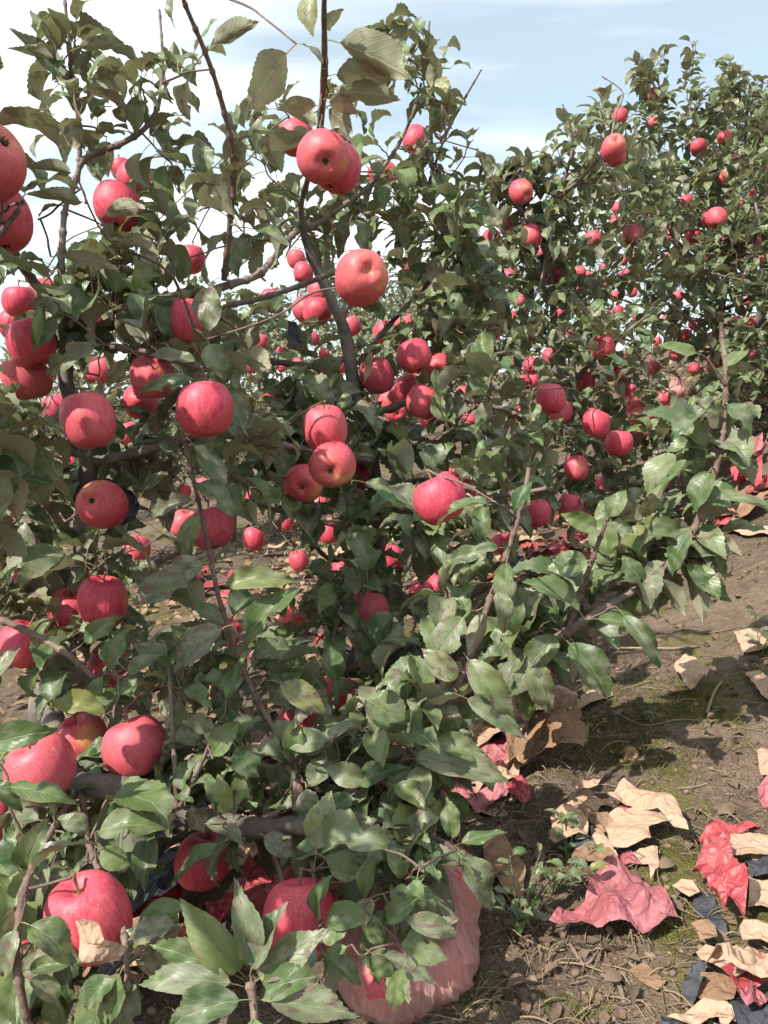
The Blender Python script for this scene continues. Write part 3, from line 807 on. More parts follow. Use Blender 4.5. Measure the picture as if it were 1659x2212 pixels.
# ---- left front tree, its trunk just outside the frame
Zb = on_ground(-1.02, 0.95)
TZ = Tree(Zb, 'apple tree at the left frame edge, only its outer leaves showing')
TZ.wood('trunk', [(Zb, 0.03), (Zb + Vector((0.02, 0, .4)), 0.026), (Zb + Vector((-.03, .03, .9)), 0.02), (Zb + Vector((.02, .02, 1.35)), 0.012), (Zb + Vector((.04, 0, 1.75)), 0.004)], 'trunk')
TZ.wood('branch', [(Zb + Vector((0, 0, .75)), .012), (P(-250, 640, 1.0), .008), (P(-60, 560, 1.0), .005), (P(40, 455, 1.02), .003)])
TZ.wood('branch', [(Zb + Vector((0, 0, .95)), .012), (P(-260, 380, .98), .008), (P(-110, 300, .96), .005), (P(-20, 240, .95), .003)])
TZ.wood('branch', [(Zb + Vector((0, 0, .5)), .012), (P(-330, 1050, .95), .008), (P(-200, 1000, .95), .006), (P(-90, 960, 1.0), .003)])

# ---- left tree
Ab = on_ground(-0.66, 1.50)
TA = Tree(Ab, 'left apple tree with a grey trunk and a thick dark lower limb reaching right')
TA.wood('trunk', [(Ab, .030), (P(95,1560,1.50), .028), (P(118,1470,1.51), .026), (P(150,1330,1.54), .0235), (P(182,1200,1.55), .024), (P(189,1080,1.55), .019), (P(188,970,1.55), .0185), (P(165,890,1.55), .016), (P(143,826,1.55), .014), (P(140,719,1.54), .0145), (P(118,665,1.52), .012), (P(72,608,1.5), .010), (P(40,560,1.47), .008), (P(10,480,1.42), .005)], 'trunk', 12, 0.16)
TA.pxwood('branch', [(140,719,1.54),(132,620,1.5),(136,500,1.5),(143,444,1.5),(168,376,1.5),(172,322,1.5),(168,250,1.5),(154,161,1.49),(150,100,1.48),(141,10,1.47),(138,-40,1.47)], .0072, .0024)
TA.pxwood('branch', [(170,362,1.5),(192,338,1.5),(258,312,1.5),(310,280,1.5),(338,238,1.5),(347,200,1.5),(352,140,1.5),(346,40,1.5),(344,20,1.5)], .0064, .0020)
TA.pxwood('branch', [(148,720,1.54),(230,745,1.5),(330,765,1.42),(420,790,1.35),(445,800,1.33)], .009, .004)
TA.pxwood('branch', [(194,1000,1.55),(290,980,1.53),(380,955,1.52),(480,940,1.55),(600,960,1.6),(700,978,1.68),(800,995,1.75)], .011, .005)
TA.pxwood('branch', [(182,962,1.55),(110,955,1.5),(60,968,1.46),(-30,978,1.4)], .0075, .005)
TA.pxwood('branch', [(178,1170,1.55),(130,1130,1.45),(70,1050,1.3),(-20,965,1.2)], .009, .005)
TA.pxwood('branch', [(168,1250,1.55),(250,1235,1.55),(290,1250,1.55),(340,1215,1.6),(420,1180,1.65)], .009, .004)
TA.pxwood('branch', [(480,620,1.58),(505,612,1.58),(555,595,1.6),(592,558,1.62),(612,530,1.66),(640,500,1.75)], .0085, .007)
TA.pxwood('branch', [(140,720,1.54),(250,700,1.55),(380,660,1.57),(480,620,1.58)], .010, .009)
TA.pxwood('shoot', [(484,605,1.56),(497,480,1.5),(505,390,1.46),(500,310,1.42),(470,190,1.36),(440,105,1.3),(400,10,1.25),(385,-40,1.22)], .0066, .0032, 'shoot')
TA.pxwood('branch', [(490,660,1.6),(560,645,1.6),(640,620,1.6),(730,585,1.6)], .0065, .0055)
TA.pxwood('branch', [(110,1520,1.5),(130,1640,1.3),(175,1692,1.2),(300,1706,1.17),(420,1765,1.15),(560,1788,1.12),(650,1782,1.10),(735,1802,1.08),(800,1850,1.06),(850,1905,1.05),(885,1930,1.04)], .020, .010, 'trunk', 12, 0.2)
TA.pxwood('shoot', [(640,1785,1.10),(720,1735,1.10),(800,1685,1.10),(885,1628,1.12),(960,1525,1.13),(1010,1430,1.14),(1060,1290,1.16),(1100,1180,1.18),(1128,1090,1.19),(1143,1012,1.2)], .0065, .0036, 'shoot')
TA.pxwood('shoot', [(655,1770,1.10),(640,1660,1.13),(600,1590,1.16),(540,1480,1.18),(500,1370,1.2),(470,1280,1.21),(440,1130,1.22),(418,1040,1.23),(400,955,1.24),(392,930,1.24)], .0055, .0026, 'shoot')
TA.pxwood('shoot', [(-40,1325,1.15),(25,1348,1.12),(100,1385,1.1),(154,1420,1.09),(205,1466,1.08)], .005, .004, 'shoot')
TA.pxwood('shoot', [(385,1760,1.15),(380,1690,1.14),(372,1560,1.15),(365,1440,1.17)], .005, .0025, 'shoot')
TA.pxwood('shoot', [(600,1782,1.11),(595,1840,1.07),(610,1900,1.03),(618,1925,1.02)], .0045, .003, 'shoot')
TA.pxwood('shoot', [(668,1785,1.1),(675,1850,1.02),(678,1890,.97),(690,2000,.90),(697,2065,0.86)], .0042, .0025, 'shoot')
TA.pxwood('shoot', [(640,1750,1.11),(640,1690,1.12),(636,1640,1.12)], .006, .005, 'shoot')
TA.pxwood('shoot', [(735,1802,1.08),(830,1830,1.06),(920,1810,1.04),(975,1830,1.02),(985,1850,1.02)], .006, .003, 'shoot')
TA.pxwood('shoot', [(170,1700,1.2),(110,1800,1.05),(60,1900,.90),(40,1995,.82),(35,2080,.80),(60,2212,.80)], .0048, .004, 'shoot')
TA.pxwood('shoot', [(60,2212,.80),(180,2330,.80),(380,2340,.78),(530,2290,.76),(550,2210,.765),(540,2120,.78)], .004, .0042, 'shoot')
TA.pxwood('shoot', [(175,1692,1.2),(195,1830,1.05),(262,1990,.9),(275,2140,.80)], .005, .003, 'shoot')
TA.pxwood('shoot', [(390,1740,1.14),(430,1660,1.12),(460,1590,1.12)], .004, .0025, 'shoot')

# ---- central tree
Bb = on_ground(-0.02, 2.15)
TB = Tree(Bb, 'central apple tree whose tall thin shoot rises to the top of the picture')
TB.wood('trunk', [(Bb, .026), (P(815,1250,2.1), .024), (P(812,1080,2.05), .021), (P(795,950,2.0), .019), (P(770,862,1.97), .0175), (P(745,720,1.93), .016), (P(718,655,1.9), .012), (P(665,535,1.85), .009), (P(650,450,1.78), .007), (P(664,390,1.68), .0065), (P(690,285,1.4), .0063), (P(700,150,1.2), .0048), (P(700,20,1.08), .0038), (P(702,-50,1.03), .003)], 'trunk', 12, 0.14)
TB.pxwood('branch', [(745,775,1.95),(680,790,1.9),(580,780,1.85),(540,776,1.82)], .009, .006)
TB.pxwood('branch', [(730,690,1.92),(760,640,1.95),(790,560,2.0),(800,500,2.02),(815,470,2.02)], .011, .006)
TB.pxwood('branch', [(655,500,1.85),(697,476,1.86),(760,430,1.88),(790,408,1.9),(850,330,1.95),(890,250,1.98),(910,180,2.0)], .007, .003)
TB.pxwood('branch', [(775,870,1.97),(800,760,2.0),(848,694,2.02),(927,608,2.06),(985,520,2.1),(1000,430,2.12)], .009, .003)
TB.pxwood('branch', [(945,560,2.1),(935,400,2.1),(930,250,2.08),(925,100,2.05),(928,45,2.05)], .006, .0025)
TB.pxwood('branch', [(925,400,2.1),(960,300,2.05),(1000,220,2.0),(1040,150,1.95)], .004, .002)
TB.pxwood('branch', [(780,900,1.98),(850,880,1.95),(940,850,1.9),(1040,870,1.85),(1130,900,1.8)], .010, .004)
TB.pxwood('branch', [(812,1060,2.05),(720,1100,1.9),(640,1110,1.75),(560,1090,1.65)], .009, .004)
TB.pxwood('branch', [(812,1080,2.05),(900,1040,1.9),(1000,1050,1.75),(1080,1070,1.65),(1180,1055,1.6)], .010, .004)
TB.pxwood('branch', [(790,990,2.0),(700,968,1.85),(640,960,1.75),(560,940,1.68)], .009, .004)
TB.pxwood('branch', [(812,1150,2.08),(720,1210,1.9),(640,1120,1.8)], .008, .004)
TB.pxwood('branch', [(815,1240,2.1),(780,1330,1.85),(860,1420,1.65),(960,1468,1.5),(1090,1432,1.4),(1208,1375,1.35),(1270,1336,1.32),(1370,1274,1.35),(1425,1238,1.36)], .013, .0055)
TB.pxwood('shoot', [(1232,1352,1.33),(1255,1280,1.32),(1290,1180,1.32),(1312,1120,1.32)], .0055, .003, 'shoot')
TB.pxwood('shoot', [(1400,1255,1.36),(1480,1180,1.36),(1525,1075,1.36),(1556,975,1.37),(1566,880,1.38),(1567,790,1.39),(1560,735,1.4),(1558,697,1.4)], .0062, .0036, 'shoot')
TB.pxwood('shoot', [(1566,830,1.38),(1530,780,1.37),(1510,765,1.36)], .0035, .002, 'shoot')
TB.pxwood('branch', [(815,1250,2.1),(760,1420,1.75),(700,1560,1.5),(640,1640,1.35)], .009, .004)
TB.pxwood('branch', [(815,1250,2.1),(900,1330,1.9),(1000,1300,1.75),(1080,1250,1.65)], .009, .003)
TB.pxwood('branch', [(860,1420,1.65),(800,1560,1.4),(740,1640,1.28),(690,1690,1.2)], .008, .005)

# ---- right tree
Cb = on_ground(0.99, 3.30)
TC = Tree(Cb, 'right-hand apple tree with a bent trunk and a black scrap at its top')
TC.wood('trunk', [(Cb, .030), (P(1325,1080,3.28), .028), (P(1306,1000,3.25), .026), (P(1265,900,3.2), .024), (P(1222,820,3.15), .023), (P(1204,755,3.1), .021), (P(1198,705,3.1), .017), (P(1190,600,3.05), .012), (P(1165,500,3.0), .010), (P(1140,440,2.98), .007), (P(1125,380,2.95), .003)], 'trunk', 10, 0.15)
TC.pxwood('branch', [(1165,490,3.0),(1110,440,2.9),(1050,370,2.8),(1030,320,2.75)], .008, .003)
TC.pxwood('branch', [(1175,540,3.02),(1200,440,2.95),(1250,390,2.9),(1295,340,2.85),(1320,300,2.82)], .010, .005)
TC.pxwood('branch', [(1200,440,2.95),(1235,330,3.0),(1225,260,3.0),(1215,225,3.0)], .006, .003)
TC.pxwood('branch', [(1320,300,2.82),(1330,250,2.85),(1345,200,2.87),(1300,165,2.9)], .004, .002)
TC.pxwood('branch', [(1225,826,3.15),(1155,844,2.9),(1065,862,2.7),(1010,850,2.6)], .012, .004)
TC.pxwood('branch', [(1235,830,3.1),(1287,773,2.95),(1350,720,2.9),(1400,680,2.9)], .011, .004)
TC.pxwood('branch', [(1204,755,3.1),(1130,700,2.95),(1165,620,2.9),(1180,540,2.9)], .007, .003)
TC.pxwood('branch', [(1198,700,3.1),(1280,620,3.2),(1360,540,3.3),(1400,480,3.35)], .011, .004)
TC.pxwood('branch', [(1265,900,3.2),(1350,900,3.0),(1450,950,2.8),(1500,980,2.7)], .011, .004)
TC.pxwood('branch', [(1300,990,3.25),(1230,1000,3.0),(1150,1050,2.8),(1100,1080,2.6)], .010, .004)
TC.pxwood('branch', [(1315,1030,3.27),(1400,1060,3.0),(1470,1090,2.8)], .009, .004)

# ---- further trees of the row, built in place and filled in the world
def row_tree(x, y, h, label, group, limbs, crown, nclus, seed, tilt=0.0, per=(5, 8), leafL=(0.045, 0.08)):
    global R
    b_ = on_ground(x, y); t = Tree(b_, label, group)
    top = b_ + Vector((U(-.1, .1), U(-.1, .1), h))
    m = [b_, b_ + Vector((U(-.05, .05), U(-.05, .05), h * .3)), b_ + Vector((U(-.1, .1), U(-.1, .1), h * .62)), top]
    t.wood('trunk', [(m[0], .036), (m[1], .03), (m[2], .018), (m[3], .004)], 'trunk', 8, 0.12, 5)
    for k in range(limbs):
        f = 0.25 + 0.6 * k / limbs; a = k * 2.4 + seed
        s0 = b_.lerp(top, f); L = crown * (1.15 - 0.55 * f) * U(.8, 1.1)
        d = Vector((math.cos(a), math.sin(a), 0))
        t.wood('branch', [(s0, .014 * (1.2 - f)), (s0 + d * L * .5 + Vector((0, 0, .12 * L)), .009 * (1.2 - f)), (s0 + d * L + Vector((0, 0, U(.1, .5) * L)), .003)], 'branch', 6, 0.1, 4)
    C = []
    for k in range(nclus):
        while True:
            p = Vector((U(-1, 1), U(-1, 1), U(-1, 1)))
            if p.length < 1: break
        p = p * (0.55 + 0.45 * R()) / max(p.length, .35) * p.length ** 0.4 if p.length > .05 else p
        f = (p.z + 1) / 2
        w = crown * (0.75 + 0.45 * math.sin(math.pi * min(1, f * 1.15))) * (1 - 0.45 * f)
        q = b_ + Vector((p.x * w, p.y * w, 0.16 * h + f * h * .92))
        C.append(q)
    # upright leaders poking out of the top
    for k in range(10):
        a = U(0, 6.28); rr = crown * U(.15, .75); q = top + Vector((math.cos(a) * rr, math.sin(a) * rr, U(-.1, .12) - rr * .35))
        for j in range(4): C.append(q + Vector((U(-.025, .025), U(-.025, .025), j * .075)))
    t.fillw([c for c in C if True], leafL, per)
    return t

# ------------------------------------------------------------------ crowns
TZ.fill([(-230,480,250,420,1.05,.25,22),(40,500,110,70,1.06,.05,6),(-150,1000,150,200,1.0,.2,14),(-300,-100,300,300,1.1,.3,6)], (0.06, 0.095))
TZ.fillw([Vector((U(-.62,-.42), U(.45,.65), U(.68,.95))) for _ in range(12)], (0.06, 0.095), (5, 8))  # unseen leaf clusters, added out of frame to shade the bottom right ground
# leaves of the left tree placed one by one
A_HAND = [
 (165,378,52,362,1.0,40,'d'),(185,440,55,420,1.0,44,'d'),(82,475,152,452,1.05,40,'u'),(110,555,252,582,1.05,45,'d'),(345,555,230,520,1.1,42,'d'),(215,470,312,452,1.1,40,'d'),
 (150,150,14,105,1.45,30,'d'),(152,110,270,92,1.4,34,'d'),(150,180,20,60,1.45,30,'d'),(156,170,215,100,1.45,30,'d'),(160,200,98,250,1.45,32,'u'),(165,200,262,205,1.45,34,'d'),
 (640,95,540,240,1.05,110,'d'),(392,-30,378,62,1.15,48,'u'),(450,110,560,45,1.3,44,'d'),
 (220,745,105,818,1.3,52,'u'),(282,768,232,832,1.3,46,'u'),(212,815,212,908,1.3,30,'d'),(438,822,303,846,1.25,46,'u'),(452,815,536,944,1.22,66,'u'),
 (440,812,418,912,1.22,36,'u'),(448,735,488,820,1.25,62,'u'),(440,792,322,768,1.28,40,'u'),(452,735,458,612,1.27,58,'u'),(98,648,72,758,1.3,58,'u'),(130,650,78,690,1.3,50,'u'),
 (165,690,80,640,1.32,40,'u'),(300,700,392,640,1.4,60,'u'),(420,700,480,620,1.3,60,'d'),(510,760,582,800,1.35,60,'d'),(320,640,260,600,1.4,60,'u'),
 (402,945,482,1088,1.22,88,'u'),(420,1040,505,1120,1.2,62,'u'),(430,1100,395,1200,1.2,46,'u'),(425,1080,330,1120,1.2,46,'u'),
 (458,1222,284,1308,1.18,74,'u'),(452,1215,372,1260,1.18,70,'u'),(470,1262,642,1256,1.17,62,'u'),(528,1385,650,1272,1.16,74,'u'),(500,1350,378,1452,1.15,88,'u'),
 (488,1530,542,1400,1.13,56,'u'),(270,1462,352,1414,1.1,46,'u'),(176,1394,264,1332,1.1,42,'u'),(228,1450,192,1550,1.08,46,'u'),(236,1458,280,1360,1.1,50,'u'),
 (-30,1620,122,1580,.95,66,'u'),(-20,1655,130,1562,.97,60,'u'),(245,1552,110,1530,1.05,52,'u'),(-30,1480,45,1400,1.0,60,'u'),(-10,1520,10,1440,1.0,50,'u'),
 (20,1280,60,1170,1.2,56,'u'),(20,1215,140,1200,1.2,70,'u'),(120,1330,75,1400,1.15,46,'u'),
 (470,1580,395,1560,1.1,66,'d'),(500,1600,560,1680,1.1,70,'u'),(460,1640,520,1560,1.1,60,'u'),(590,1470,698,1546,1.12,60,'u'),
 (640,1640,765,1560,1.12,66,'u'),(770,1505,872,1588,1.1,96,'u'),(880,1600,790,1540,1.1,80,'u'),(890,1630,930,1500,1.12,54,'u'),(720,1600,610,1610,1.1,60,'u'),
 (870,1640,1104,1692,1.08,74,'u'),(905,1640,1020,1580,1.1,60,'u'),(925,1590,1050,1640,1.09,60,'u'),
 (1070,1085,944,1136,1.15,52,'u'),(1108,1110,1150,1040,1.17,44,'u'),(1095,1185,962,1215,1.15,38,'u'),(1015,1320,938,1424,1.12,78,'u'),(1000,1410,1104,1558,1.12,78,'u'),
 (1000,1420,950,1512,1.12,50,'d'),(1070,1262,1085,1370,1.14,52,'u'),(1098,1200,1095,1310,1.14,60,'u'),(1050,1310,1010,1420,1.13,46,'d'),(985,1500,1140,1600,1.1,60,'u'),(995,1470,910,1400,1.12,60,'u'),
 (735,1640,660,1700,1.1,60,'u'),(660,1690,690,1790,1.08,70,'u'),(760,1700,880,1660,1.08,66,'u'),(800,1690,700,1660,1.08,60,'u'),(830,1690,960,1762,1.06,62,'u'),(770,1710,690,1770,1.07,60,'u'),
 (640,1640,640,1550,1.1,50,'u'),(470,1765,440,1680,1.1,44,'u'),(490,1770,470,1670,1.08,48,'u'),(505,1770,545,1700,1.08,40,'u'),(400,1745,440,1800,1.1,50,'d'),
 (985,1838,1062,1966,1.0,88,'u'),(980,1830,1096,1798,1.0,40,'u'),(975,1820,965,1720,1.01,48,'u'),(960,1830,870,1850,1.02,60,'u'),(920,1815,910,1730,1.03,56,'u'),
 (905,1880,918,1988,.90,64,'u'),(690,2000,800,1985,.88,66,'u'),(690,1990,720,1890,.90,60,'u'),(780,1900,700,1850,.95,70,'u'),(800,1840,740,1790,1.0,70,'u'),(830,1835,790,1960,.92,62,'u'),(760,1830,640,1830,1.02,66,'u'),(780,1960,830,2050,.88,50,'u'),(830,1930,960,1950,.9,56,'u'),(820,1940,760,2010,.89,56,'u'),(870,1900,830,1830,.95,60,'u'),(860,2040,1000,1980,.88,40,'d'),
 (850,2040,970,2072,.86,74,'u'),(800,2050,885,2172,.85,70,'d'),(695,2060,640,2080,.86,60,'u'),(700,2062,780,2130,.84,52,'u'),(690,2040,760,2000,.87,50,'u'),(790,2050,850,2110,.85,56,'u'),(810,2060,945,2128,.84,56,'u'),(770,2090,690,2180,.84,54,'d'),(860,1985,985,2028,.86,50,'u'),(880,2070,850,2185,.83,50,'u'),(830,2000,905,1940,.87,50,'u'),(760,2040,700,2110,.85,52,'u'),
 (548,2160,778,2196,.78,92,'u'),(545,2130,712,2005,.80,80,'u'),(540,2110,622,1945,.80,76,'u'),(540,2105,505,1895,.81,62,'u'),(535,2115,388,1940,.82,92,'u'),(530,2120,322,2040,.82,72,'u'),
 (535,2135,298,2128,.80,64,'u'),(545,2160,375,2218,.77,86,'u'),(548,2165,690,2110,.79,72,'u'),(548,2180,560,2290,.76,70,'u'),(400,2000,270,2040,.84,70,'u'),(420,1960,300,2010,.86,60,'u'),
 (45,1992,158,2088,.80,92,'u'),(42,1990,10,2110,.80,60,'u'),(60,1910,208,1826,.80,66,'u'),(60,1900,105,1768,.95,66,'u'),(60,1895,5,1790,.95,66,'u'),(50,1960,-20,1900,.93,60,'u'),(70,1905,160,1890,.95,40,'u'),
 (45,2100,206,2072,.80,48,'u'),(50,2110,135,2178,.80,66,'u'),(268,2085,236,2212,.80,76,'u'),(262,2060,320,2010,.88,60,'u'),(265,2110,190,2180,.80,64,'u'),(40,2080,-20,2180,.9,70,'u'),
 (205,1800,358,1792,1.02,76,'u'),(195,1810,125,1770,1.04,50,'u'),(210,1830,282,1868,1.0,56,'u'),(490,1815,378,1912,1.0,48,'u'),(0,1702,168,1738,.86,58,'u'),(-30,1690,48,1756,.86,52,'u'),
 (140,1800,85,1870,1.04,60,'u'),(430,1780,530,1830,1.06,54,'u'),(560,1800,640,1850,1.06,56,'u'),
]
for a in A_HAND: TA.hand(*a)
TA.fill([(175,110,120,120,1.5,.08,6),(175,270,110,90,1.5,.1,5),(300,250,90,110,1.5,.12,4),(430,220,130,190,1.5,.2,7)], (0.045, 0.08), (3, 6))
TA.fill([(200,560,210,90,1.5,.2,12),(430,470,180,140,1.6,.2,11),
 (300,740,290,130,1.55,.25,26),(130,1000,200,150,1.6,.3,22),(450,1020,200,120,1.55,.3,18),(150,1250,210,110,1.5,.25,20),(200,1740,240,130,1.2,.15,16)], (0.06, 0.095))
TA.fill([(350,1440,300,130,1.35,.2,32),(150,2060,200,150,.98,.1,20),(480,1720,200,130,1.2,.12,20),(760,1660,210,130,1.2,.12,24),(790,1880,150,80,1.0,.06,12),(620,1560,150,120,1.3,.12,12),(950,1600,120,100,1.15,.08,10)], (0.042, 0.078))
B_HAND = [
 (702,85,885,170,1.15,92,'d'),(708,165,862,172,1.17,72,'d'),(706,205,866,216,1.2,64,'d'),(700,220,775,246,1.22,60,'d'),(694,228,596,236,1.25,44,'d'),(697,150,645,95,1.15,44,'u'),
 (692,275,598,224,1.3,40,'d'),(690,-30,678,80,1.05,62,'u'),(700,230,760,290,1.25,60,'d'),(690,290,770,330,1.35,66,'d'),(690,285,560,330,1.4,60,'d'),(704,70,745,20,1.12,40,'d'),
 (1105,1378,1095,1238,1.36,66,'u'),(1262,1338,1128,1258,1.3,72,'u'),(1145,1398,1190,1535,1.33,64,'u'),(1212,1376,1308,1506,1.3,80,'u'),(1215,1370,1130,1450,1.32,66,'u'),
 (1268,1338,1408,1366,1.28,54,'u'),(1330,1310,1424,1444,1.26,52,'u'),(1480,1195,1520,1352,1.34,46,'d'),(1460,1205,1580,1302,1.33,52,'u'),(1495,1145,1453,1245,1.33,64,'u'),
 (1480,1175,1380,1132,1.34,44,'u'),(1490,1160,1612,1206,1.34,44,'d'),(1520,1085,1690,1132,1.33,60,'u'),(1538,1010,1500,1108,1.34,66,'u'),(1562,868,1612,952,1.35,64,'u'),
 (1512,768,1420,744,1.36,40,'u'),(1562,800,1618,758,1.36,38,'u'),(1564,810,1640,800,1.37,36,'d'),(1258,1275,1192,1210,1.3,60,'u'),(1265,1260,1330,1240,1.3,50,'u'),(1300,1150,1210,1110,1.3,46,'u'),
 (1312,1125,1350,1060,1.3,50,'u'),(1310,1130,1370,1150,1.3,44,'u'),(1280,1210,1180,1230,1.3,70,'u'),(1380,1268,1345,1200,1.33,56,'u'),(1385,1268,1440,1210,1.33,50,'d'),(1410,1250,1480,1330,1.33,50,'d'),
 (1090,1432,1060,1560,1.37,66,'u'),(1070,1440,1110,1340,1.38,70,'u'),(1160,1400,1140,1560,1.34,64,'u'),(960,1468,900,1400,1.48,60,'u'),(1555,985,1640,1010,1.36,46,'u'),(1560,905,1500,860,1.37,36,'u'),
 (1565,860,1500,920,1.37,34,'u'),(1530,1060,1600,1080,1.35,40,'u'),(1180,1390,1100,1510,1.32,70,'u'),
]
for a in B_HAND: TB.hand(*a)
TB.fill([(850,110,80,70,1.95,.1,5),(885,220,140,140,2.0,.2,15),(600,330,190,130,1.95,.25,7),(960,420,100,170,2.1,.2,14)], (0.042, 0.078), (4, 7))
TB.fill([(800,490,240,140,2.0,.3,30),(610,760,170,110,1.95,.2,12),
 (950,690,150,150,2.05,.3,34),(1000,900,190,130,1.95,.3,40),(780,1070,250,120,1.85,.3,38),(1050,1120,150,110,1.7,.2,16),(780,1280,220,120,1.75,.25,22),(1000,1340,140,110,1.5,.12,14),(1190,1390,100,80,1.4,.05,8),(1400,1190,140,90,1.42,.07,16),(1500,1000,70,110,1.42,.05,5),(740,1480,170,100,1.55,.12,10),(700,960,200,90,1.9,.2,16)], (0.06, 0.095))
TC.fill([(1350,400,120,120,3.6,.3,44),(1480,930,120,70,3.2,.3,26),(1060,520,100,130,3.0,.3,26),(1150,440,100,100,3,.3,34),(1100,610,170,160,3,.3,56),(1250,330,75,100,2.95,.2,16),(1300,560,200,170,3.2,.4,80),(1250,790,220,150,3,.4,80),(1350,970,200,120,3.0,.4,60),(1190,1080,150,90,2.7,.3,24),(1420,1110,140,70,2.8,.25,16)], (0.055, 0.088))

TD = row_tree(1.85, 4.35, 1.75, 'apple tree behind the right-hand tree, its leafy leader highest against the sky', 'apple trees of the near row', 12, 0.8, 330, 0.4)
TE = row_tree(2.75, 5.6, 1.85, 'far apple tree at the right edge with a thin spire top', 'apple trees of the near row', 12, 0.9, 360, 1.9)
TF = row_tree(3.75, 6.9, 1.95, 'farthest apple tree of the row, cut by the right frame edge', 'apple trees of the near row', 10, 1.0, 330, 3.1)
TG = row_tree(1.74, 3.8, 1.05, 'low leafy apple tree at the right frame edge above the bank', 'apple trees of the near row', 10, 0.6, 230, 5.1)
TG.fill([(1600,800,70,90,3.4,.2,30),(1540,880,90,60,3.3,.2,20)], (0.05, 0.085))
TC.fill([(1120,390,60,60,2.95,.2,12)], (0.05, 0.08))
TD.fill([(1420,180,45,90,4.2,.15,18),(1415,330,90,100,4.2,.3,30),(1330,260,60,60,4.0,.2,14),(1500,450,110,120,4.2,.4,40)], (0.055, 0.088))
TE.fill([(1535,260,40,90,5.4,.2,16),(1590,330,60,90,5.4,.3,24)], (0.055, 0.088))
BACK = []
for k, (x, y, h) in enumerate([(-2.75, 4.0, 1.55), (-1.75, 4.5, 1.5), (-1.05, 5.2, 1.6), (-0.25, 6.1, 1.7), (0.6, 7.2, 1.9), (1.5, 8.4, 2.0)]):
    lab = ['apple tree of the second row, at the left frame edge far behind the grey trunk', 'apple tree of the second row showing left behind the grey trunk', 'apple tree of the second row showing between the left and central trunks',
           'apple tree of the second row right behind the central trunk', 'apple tree of the second row, showing in the gap right of the central trunk', 'farthest apple tree of the second row, behind the right-hand tree'][k]
    BACK.append(row_tree(x, y, h, lab, 'apple trees of the second row', 9, 1.0, 230, k * 1.3))
FAR = []
for k, (x, y, h) in enumerate([(-4.6, 6.6, 1.8), (-3.5, 7.6, 1.8), (-2.5, 8.8, 1.9), (-1.4, 10.0, 2.0), (-0.2, 11.3, 2.1), (1.2, 12.8, 2.2), (2.9, 11.0, 2.1), (5.2, 9.2, 2.0)]):
    FAR.append(row_tree(x, y, h, ['far apple tree at the extreme left of the background, low behind the grey trunk','far apple tree behind the grey trunk of the left tree','far apple tree glimpsed between the grey trunk and the slanting shoot','far apple tree glimpsed left of the central trunk','far apple tree glimpsed right of the central trunk','far apple tree low in the gap beside the right-hand tree','far apple tree rising behind the right-hand tree crown','far apple tree at the right edge behind the end of the row'][k], 'far apple trees', 7, 1.0, 110, k * 1.7, leafL=(0.07, 0.10)))
TREES = [TZ, TA, TB, TC, TD, TE, TF, TG] + BACK + FAR

# ------------------------------------------------------------------ apples
PROF = [(0, .30), (.03, .305), (.07, .335), (.12, .385), (.18, .43), (.245, .452), (.32, .432), (.395, .365), (.46, .245), (.496, .09), (.493, -.06), (.457, -.20), (.395, -.312), (.318, -.392), (.245, -.432), (.185, -.44), (.125, -.425), (.075, -.395), (.035, -.372), (0, -.365)]
def apple_mesh(seed, tall, lob, skew):
    rg = random.Random(seed); seg = 30
    pr = [(Vector((a, b_, 0)), 0) for a, b_ in PROF]
    prof = [q[0] for q in catmull(pr, 2)]
    V, F = [], []
    ph = rg.uniform(0, 6)
    for i, q in enumerate(prof):
        r, z = max(q.x, 0), q.y * tall
        if i in (0, len(prof) - 1):
            V.append((0, 0, z)); continue
        for k in range(seg):
            a = 2 * math.pi * k / seg
            low = ss(0.1, -0.45, q.y)
            m = 1 + lob * (0.35 + low) * math.cos(5 * a + ph) + 0.02 * math.cos(2 * a + ph * 2) + 0.012 * math.cos(3 * a)
            zz_ = z + skew * r * math.cos(a + ph) + lob * 0.5 * low * math.cos(5 * a + ph) * (1 if r > .1 else 0)
            V.append((r * m * math.cos(a), r * m * math.sin(a), zz_))
    n = len(prof) - 2
    for k in range(seg): F.append((0, 1 + k, 1 + (k + 1) % seg))
    for i in range(n - 1):
        for k in range(seg):
            a = 1 + i * seg + k; b_ = 1 + i * seg + (k + 1) % seg
            F.append((a, a + seg, b_ + seg, b_))
    last = len(V) - 1; b0 = 1 + (n - 1) * seg
    for k in range(seg): F.append((last, b0 + (k + 1) % seg, b0 + k))
    return mesh_from('apple', V, F, [M['apple']])
AM = [apple_mesh(1, 1.03, .014, .05), apple_mesh(2, .98, .022, .10), apple_mesh(3, 1.10, .018, -.08), apple_mesh(4, .95, .024, .04), apple_mesh(5, 1.02, .014, .13), apple_mesh(6, 1.14, .016, .04)]
sv, sf = tube_arrays(catmull([(Vector((0, 0, .29)), .028), (Vector((.01, .005, .42)), .02), (Vector((.03, .01, .54)), .02), (Vector((.06, .02, .64)), .032)], 4), 6, 0)
STEM = mesh_from('stem', sv, [f if f[2] != f[3] else f[:3] for f in sf], [M['stem']])
cv, cf = [], []
